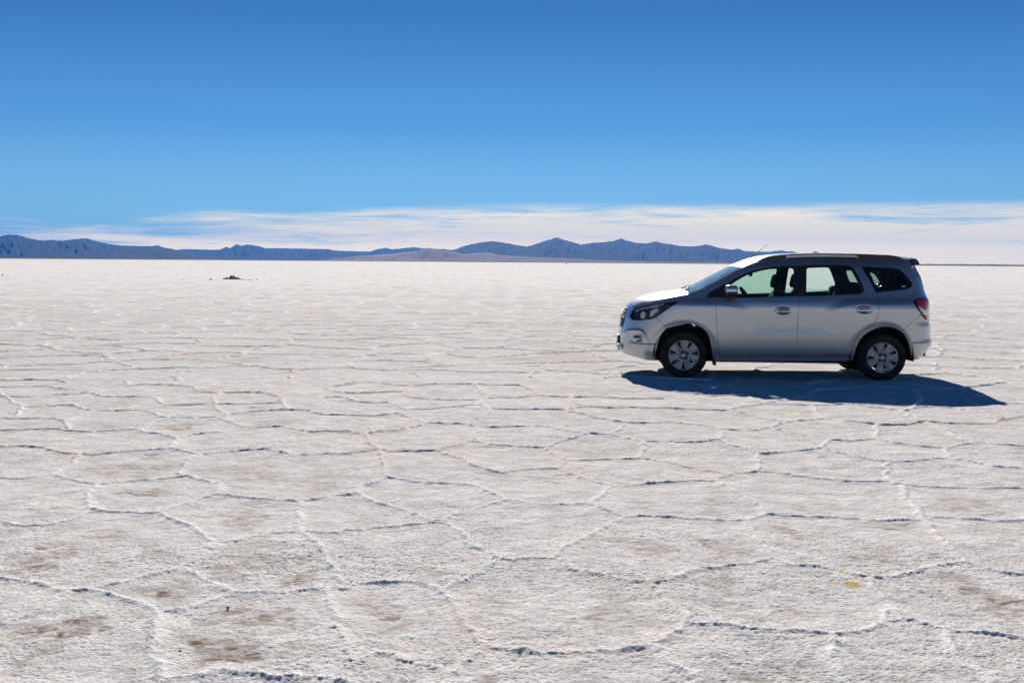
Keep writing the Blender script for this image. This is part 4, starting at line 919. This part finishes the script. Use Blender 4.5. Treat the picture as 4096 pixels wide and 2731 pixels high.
    for c in (0., WB):
        G = [[(c + .412 * math.cos(a), y, AXLE_Z + .412 * math.sin(a)) for a in np.linspace(-.12, math.pi + .12, 30)] for y in (-.838, -.60)]
        hs = MB().quad_grid(G); k = len(hs.v); hs.v += [(c, -.60, AXLE_Z)]; n = 30; hs.f += [(n + j, n + j + 1, k) for j in range(n - 1)]
        both('wheel_housing', hs, DARK)
        x = c + .385
        if c == 0: both('mud_flap', MB().prism([(.355, .50), (.39, .30), (.405, .175), (.435, .172), (.442, .30), (.40, .50)], -.80, -.60), BLACK, smooth=False)
    # dark backing behind the shut lines, with the window openings left free
    low_ = s_('2750,1182 2830,1152 2841,1170 2866,1192') + s_('3200,1188 3446,1180 3500,1172 3650,1160') + s_('3698,1190 3712,1200 3712,1284 3690,1284 3650,1300 3606,1330') + s_(arch_r)[:17][::-1] + s_('3404,1441 2880,1441') + s_(arch_f)[::-1][:-12] + s_('2672,1309 2700,1222')
    part2('inner_panel', Skin().add(low_, off=.035, gap=0, lip=0, step=.05, bstep=.03), DARK)
    pil = s_('3190,1053 3216,1052 3212,1186 3188,1186'); part2('door_pillar', Skin().add(pil, off=.06, gap=0, lip=.04, step=.05), DARK)
    pil2 = s_('3436,1062 3462,1066 3520,1168 3455,1178 3458,1150'); part2('rear_pillar', Skin().add(pil2, off=.05, gap=0, lip=.05, step=.05), LINER)
    pil3 = s_('3612,1078 3650,1062 3692,1148 3650,1160 3634,1128'); part2('rear_pillar', Skin().add(pil3, off=.05, gap=0, lip=.05, step=.05), LINER)
    apil = s_('2845,1150 2900,1116 2960,1086 3010,1068 3010,1074 2960,1098 2915,1122 2880,1142'); part2('front_pillar', Skin().add(apil, off=.045, gap=0, lip=.02, step=.03), DARK)
    return doors
UF_ztop = on_plane(2520.7, 1212.5, -.1)[1]
doors = car_body()

def car_cabin():
    fl = MB().box((1.6, 0, .36), (1.3, .74, .03)).box((2.95, 0, .62), (.30, .60, .30)).build('cabin_floor', DARK, smooth=False)
    MB().quad_grid([[(.42, y, .95), (.50, y, 1.055), (.62, y, 1.085), (.78, y, 1.075), (.86, y, 1.00), (.88, y, .80), (.80, y, .55)] for y in np.linspace(-.72, .72, 9)]).build('dashboard', DARK)
    # steering wheel in front of the near seat
    tp = on_plane(2964, 1147, -.37); c = Vector((tp[0] + .10, -.37, tp[1] - .165)); ax = Vector((.82, 0, .57)).normalized(); u = Vector((0, 1, 0)); w = ax.cross(u)
    MB().tube([tuple(c + (u * math.cos(a) + w * math.sin(a)) * .185) for a in np.linspace(0, 2 * math.pi, 33)], .017, 8, False).tube([tuple(c - u * .18), tuple(c + u * .18)], .02).tube([tuple(c), tuple(c - ax * .3)], .035).build('steering_wheel', BLACK)
    def seat(x, y, wid, hx, htop, m, rec=.30, base_z=.62, hw=.13, name='seat', cushion=True, hh=.10):
        """backrest leaning back, cushion, separate head restraint"""
        top = Vector((x, y, htop - .25)); bot = Vector((x - rec, y, base_z)); rot = Matrix.Rotation(math.atan2(rec, top.z - bot.z), 3, 'Y'); L = (top - bot).length / 2
        mb = MB().box(tuple((top + bot) / 2), (.075, wid, L + .04), .5, rot)
        if cushion: mb.box((x - rec - .22, y, base_z - .05), (.30, wid, .09), .5)
        s = mb.build(name, m)
        MB().box((hx, y, htop - hh), (.055, hw, hh), .62, Matrix.Rotation(.22, 3, 'Y')).tube([(hx + .015, y - .05, htop - .12), (hx + .0, y - .05, htop - .30)], .008).tube([(hx + .015, y + .05, htop - .12), (hx, y + .05, htop - .30)], .008).build('head_restraint', m, s); return s
    f1 = on_plane(3102, 1097, .38); n1 = on_plane(3181, 1094, -.38)
    seat(f1[0] + .05, .38, .25, f1[0] - .005, f1[1], SEATM); seat(n1[0] + .05, -.38, .25, n1[0] - .005, n1[1], SEATM)
    r1 = on_plane(3412, 1127, -.30)
    seat(r1[0], 0, .62, r1[0] + .0, r1[1] - .0, SEATM, .22, .60, .17)
    g = on_plane(3338, 1141, .36); MB().box((g[0], .36, g[1] - .09), (.075, .12, .09), .6).build('head_restraint', SEATLIT)
    g = on_plane(3414, 1128, -.36); MB().box((g[0], -.36, g[1] - .10), (.08, .15, .10), .7).build('head_restraint', SEATM)
    g = on_plane(3360, 1098, .02)
    seat(g[0] + .02, .0, .12, g[0], g[1] + .01, SEATM, .2, .8, .12, cushion=False)
    seat(2.72, -.33, .22, 2.73, 1.24, SEATM, .18, .65, .12, cushion=False); seat(2.72, .33, .22, 2.73, 1.24, SEATM, .18, .65, .12, cushion=False)
    # rear-view mirror seen through the screen
    MB().box((.98, 0, 1.40), (.02, .11, .035), .5).build('rear_view_mirror', BLACK)
    MB().quad_grid([[(3.12, y, .4), (3.16, y, 1.05)] for y in np.linspace(-.62, .62, 5)]).build('tailgate_lining', DARK)
car_cabin()

def wheel(cx, sgn, phase, steer=0):
    w = bpy.data.objects.new('wheel', None); COL.objects.link(w); w.parent = car; w.location = (cx, 0, AXLE_Z)
    y0 = RIM_Y
    # tyre with tread grooves and a slight flat where it bears
    pr = [(.195, .035), (.205, .012), (.212, -.002), (.235, -.012), (.262, -.016), (.285, -.012), (.302, .002), (.3125, .022), (.3155, .040), (.3155, .070), (.308, .074), (.308, .084), (.3165, .088), (.3165, .108), (.308, .112), (.308, .122), (.3155, .126), (.3155, .155), (.3125, .172), (.300, .192), (.265, .205), (.205, .185), (.195, .15)]
    n = 96; G = []
    for r, y in pr:
        row = []
        for j in range(n):
            a = 2 * math.pi * j / n; rr = r
            if r > .311 and (j % 2): rr = r - (.0035 if abs(y - .10) > .045 else .001)
            x, z = rr * math.cos(a), rr * math.sin(a); z = max(z, -.306); row.append((x, sgn * -(y0 + y) if sgn > 0 else y0 + y, z))
        G.append(row)
    MB().quad_grid(G, True, flip=sgn < 0).build('tyre', RUBBER, w)
    # wheel cover: seven turbine blades with slots through it
    nr, na = 44, 336; rr = np.linspace(.040, .2045, nr); aa = np.linspace(0, 2 * math.pi, na, endpoint=False); A, Q = np.meshgrid(aa, rr)
    unit = 2 * math.pi / 7; t = (A - phase) % unit; t = np.where(t > unit / 2, t - unit, t); arc = t * Q; f = Q / .2045
    slot_hw = .006 + .017 * np.clip((f - .5) / .4, 0, 1)
    slot = (np.abs(arc) < slot_hw) & (f > .53) & (f < .915)
    arm = (arc > slot_hw) & (arc < slot_hw + .026 * np.clip(f * 1.15, .6, 1.1))
    dish = .012 * (1 - f) - .020 * np.clip((.30 - f) / .12, 0, 1) * (f > .0)
    h = dish + np.where(arm & (f > .42) & (f < .95), -.008, 0) + np.where(f <= .46, -.006, 0)
    ge = np.abs(arc - slot_hw - .026 * np.clip(f * 1.15, .6, 1.1)); h = h + .009 * np.exp(-(ge / .0028) ** 2) * ((f > .42) & (f < .95))
    h = h + .006 * np.clip((f - .955) / .045, 0, 1) + np.where(f < .30, .010, 0)
    mb = MB(); yy = y0 + .002 + h
    V = np.stack([Q * np.cos(A), yy, Q * np.sin(A)], -1)
    mb.v = V.reshape(-1, 3).tolist()
    cut = slot
    for i in range(nr - 1):
        for j in range(na):
            j2 = (j + 1) % na
            if cut[i, j] or cut[i + 1, j] or cut[i, j2] or cut[i + 1, j2]: continue
            mb.f.append((i * na + j, i * na + j2, (i + 1) * na + j2, (i + 1) * na + j))
    base = len(mb.v); mb.v += [(r_ * math.cos(a), y0 + .004 + (0 if r_ < .01 else .002), r_ * math.sin(a)) for r_ in (.041,) for a in aa[::8]]; k = len(mb.v); mb.v.append((0, y0 + .002, 0)); m_ = len(aa[::8])
    mb.f += [(base + j, base + (j + 1) % m_, k) for j in range(m_)]
    # edge walls of the slots
    if sgn > 0: mb.v = [(x, -y, z) for x, y, z in mb.v]
    rim = mb.build('wheel_cover', HUB, w)
    sol = rim.modifiers.new('thickness', 'SOLIDIFY'); sol.thickness = .012; sol.offset = 0
    lug = MB(); cup = MB()
    for i in range(4):
        a = phase + .35 + i * math.pi / 2; x, z = .055 * math.cos(a), .055 * math.sin(a)
        G = [[(x + r_ * math.cos(b), sgn * -(y0 + y_) if sgn > 0 else y0 + y_, z + r_ * math.sin(b)) for b in np.linspace(0, 2 * math.pi, 13)[:-1]] for r_, y_ in ((.0165, .012), (.0165, -.009), (.013, -.010), (.011, .004), (.0075, .004), (.0075, -.003), (.001, -.004))]
        MB().quad_grid(G, True).build('wheel_bolt', BLACK, rim)
    yb = -(y0 - .004) if sgn > 0 else y0 - .004
    b = [(-.020, -.005), (-.007, -.005), (-.007, -.008), (.007, -.008), (.007, -.005), (.020, -.005), (.016, .005), (.007, .005), (.007, .008), (-.007, .008), (-.007, .005), (-.016, .005)]
    ca, sa = math.cos(phase), math.sin(phase)
    e = MB(); pts = [(x * ca - z * sa, x * sa + z * ca) for x, z in b]; e.v = [(x, yb, z) for x, z in pts] + [(x, yb + .012 * (1 if sgn < 0 else -1), z) for x, z in pts]; e.f = [tuple(range(12)), tuple(range(12, 24))[::-1]] + [(i, (i + 1) % 12, (i + 1) % 12 + 12, i + 12) for i in range(12)]
    e.build('emblem', SATIN, rim, smooth=False)
    # steel wheel and brake behind
    st = MB().lathe([(.195, .03), (.190, .05), (.185, .12), (.195, .16)], (0, y0, 0)).lathe([(.03, .055), (.09, .05), (.125, .060), (.172, .062)], (0, y0, 0)); 
    if sgn > 0: st.v = [(x, -y, z) for x, y, z in st.v]
    st.build('steel_rim', mat('steel_black', (.02, .02, .02), .5), w)
    w.rotation_euler = (0, 0, steer)
for cx, ph in ((0., R(10.8)), (WB, R(26.0))):
    wheel(cx, -1, ph); wheel(cx, 1, ph + .4)
# ------------------------------------------------------------------ little heap of stones out on the flat, and loose ones
stone_m = vary(mat('dry_brown_stone', rough=.9, spec=.2), 6, (.13, .09, .06), (.30, .22, .15), bump=.5)
def stone_mesh(seed):
    rng = random.Random(seed); vs, fs = [], []; nu, nv = 12, 8
    sx, sy, sz = 1, rng.uniform(.7, 1), rng.uniform(.55, .8)
    for i in range(nv + 1):
        for j in range(nu):
            t, p = math.pi * i / nv, 2 * math.pi * j / nu
            d = Vector((math.sin(t) * math.cos(p), math.sin(t) * math.sin(p), math.cos(t)))
            n = 1 + .28 * float(pnoise(np.array([d.x * 1.6 + seed * 7.1 + d.z]), np.array([d.y * 1.6 - d.z * 1.3 + seed]), seed)[0])
            vs.append((d.x * sx * n, d.y * sy * n, d.z * sz * n))
    for i in range(nv):
        for j in range(nu): fs.append((i * nu + j, i * nu + nu + j, i * nu + nu + (j + 1) % nu, i * nu + (j + 1) % nu))
    return vs, fs
protos = []
for s in range(6):
    v, f = stone_mesh(s + 1); o = mesh_obj('stone', v, f, stone_m); protos.append(o)
used = set()
def put_stone(x, y, z, size, label, group):
    k = random.randrange(6); o = protos[k]
    if k in used: o = o.copy(); COL.objects.link(o)
    used.add(k)
    o.location = (x, y, z); o.scale = (size,) * 3; o.rotation_euler = (random.uniform(-.4, .4), random.uniform(-.4, .4), random.uniform(0, 6.28))
    tag(o, label, 'stone', group); return o
random.seed(5)
heap = ground_hit(932, 1119)
L1, G1 = 'brown stone heaped with others in the low pile out on the salt flat', 'stones heaped in the low pile'
L2, G2 = 'small dark stone lying in the thin row on the salt beside the stone pile', 'loose stones strung out beside the pile'
for k in range(46):
    t = random.gauss(0, .42); t = max(-.72, min(.75, t)); zc = .36 * max(0, 1 - abs(t + .02) / .78) ** 1.1
    u = random.uniform(-1, 1) * .4 * (1 - abs(t)); zz = random.uniform(.15, 1) * zc * (1 - abs(u)); sz = random.uniform(.055, .115)
    put_stone(heap[0] + t, heap[1] + u, max(zz, .03), sz, L1, G1)
for px, py, s in [(733, 1123, .07), (741, 1123, .05), (757, 1122.5, .04), (779, 1123.5, .06), (785, 1124, .05), (800, 1124, .045), (808, 1124, .04), (823, 1122.5, .05), (830, 1123, .05), (841, 1121, .09), (847, 1120.5, .08), (858, 1122, .04), (868, 1122, .035),
                  (975, 1121, .05), (984, 1121.5, .04), (993, 1121.5, .05), (1000, 1122, .04), (1006, 1121.5, .05), (1012, 1122, .035), (1026, 1121.5, .06)]:
    g = ground_hit(px, py); put_stone(g[0], g[1], s * .5, s, L2, G2)
g = ground_hit(912, 2436); put_stone(g[0], g[1], .008, .0085, 'small black pebble lying alone on the crust, lower left, above the other pebble', None)
g = ground_hit(722, 2612); put_stone(g[0], g[1], .008, .0085, 'small black pebble lying alone on the crust near the bottom left', None)
g = ground_hit(2265, 1058); put_stone(g[0], g[1], .3, .55, 'lone dark boulder far out on the salt flat left of the car', None)
g = ground_hit(10, 1102); put_stone(g[0], g[1], .03, .07, 'lone dark stone far out on the salt flat at the left edge', None)
# ------------------------------------------------------------------ the air between here and the mountains
def build_haze():
    x0, x1, y0, y1, z0, z1 = -16000, 16000, -6000, 21500, -3.0, 460.0
    v = [(x, y, z) for z in (z0, z1) for x, y in ((x0, y0), (x1, y0), (x1, y1), (x0, y1))]
    f = [(3, 2, 1, 0), (4, 5, 6, 7), (0, 1, 5, 4), (1, 2, 6, 5), (2, 3, 7, 6), (3, 0, 4, 7)]
    m = bpy.data.materials.new('air'); m.use_nodes = True; t = m.node_tree; t.nodes.clear()
    out = t.nodes.new('ShaderNodeOutputMaterial'); vs = t.nodes.new('ShaderNodeVolumePrincipled')
    vs.inputs['Color'].default_value = HAZE_COL; vs.inputs['Density'].default_value = HAZE_DENS; vs.inputs['Anisotropy'].default_value = .2
    t.links.new(vs.outputs[0], out.inputs['Volume'])
    tag(mesh_obj('haze', v, f, m, smooth=False), kind='stuff')
HAZE_COL = (.005, .30, 1.0, 1); HAZE_DENS = 5.0e-5
build_haze()
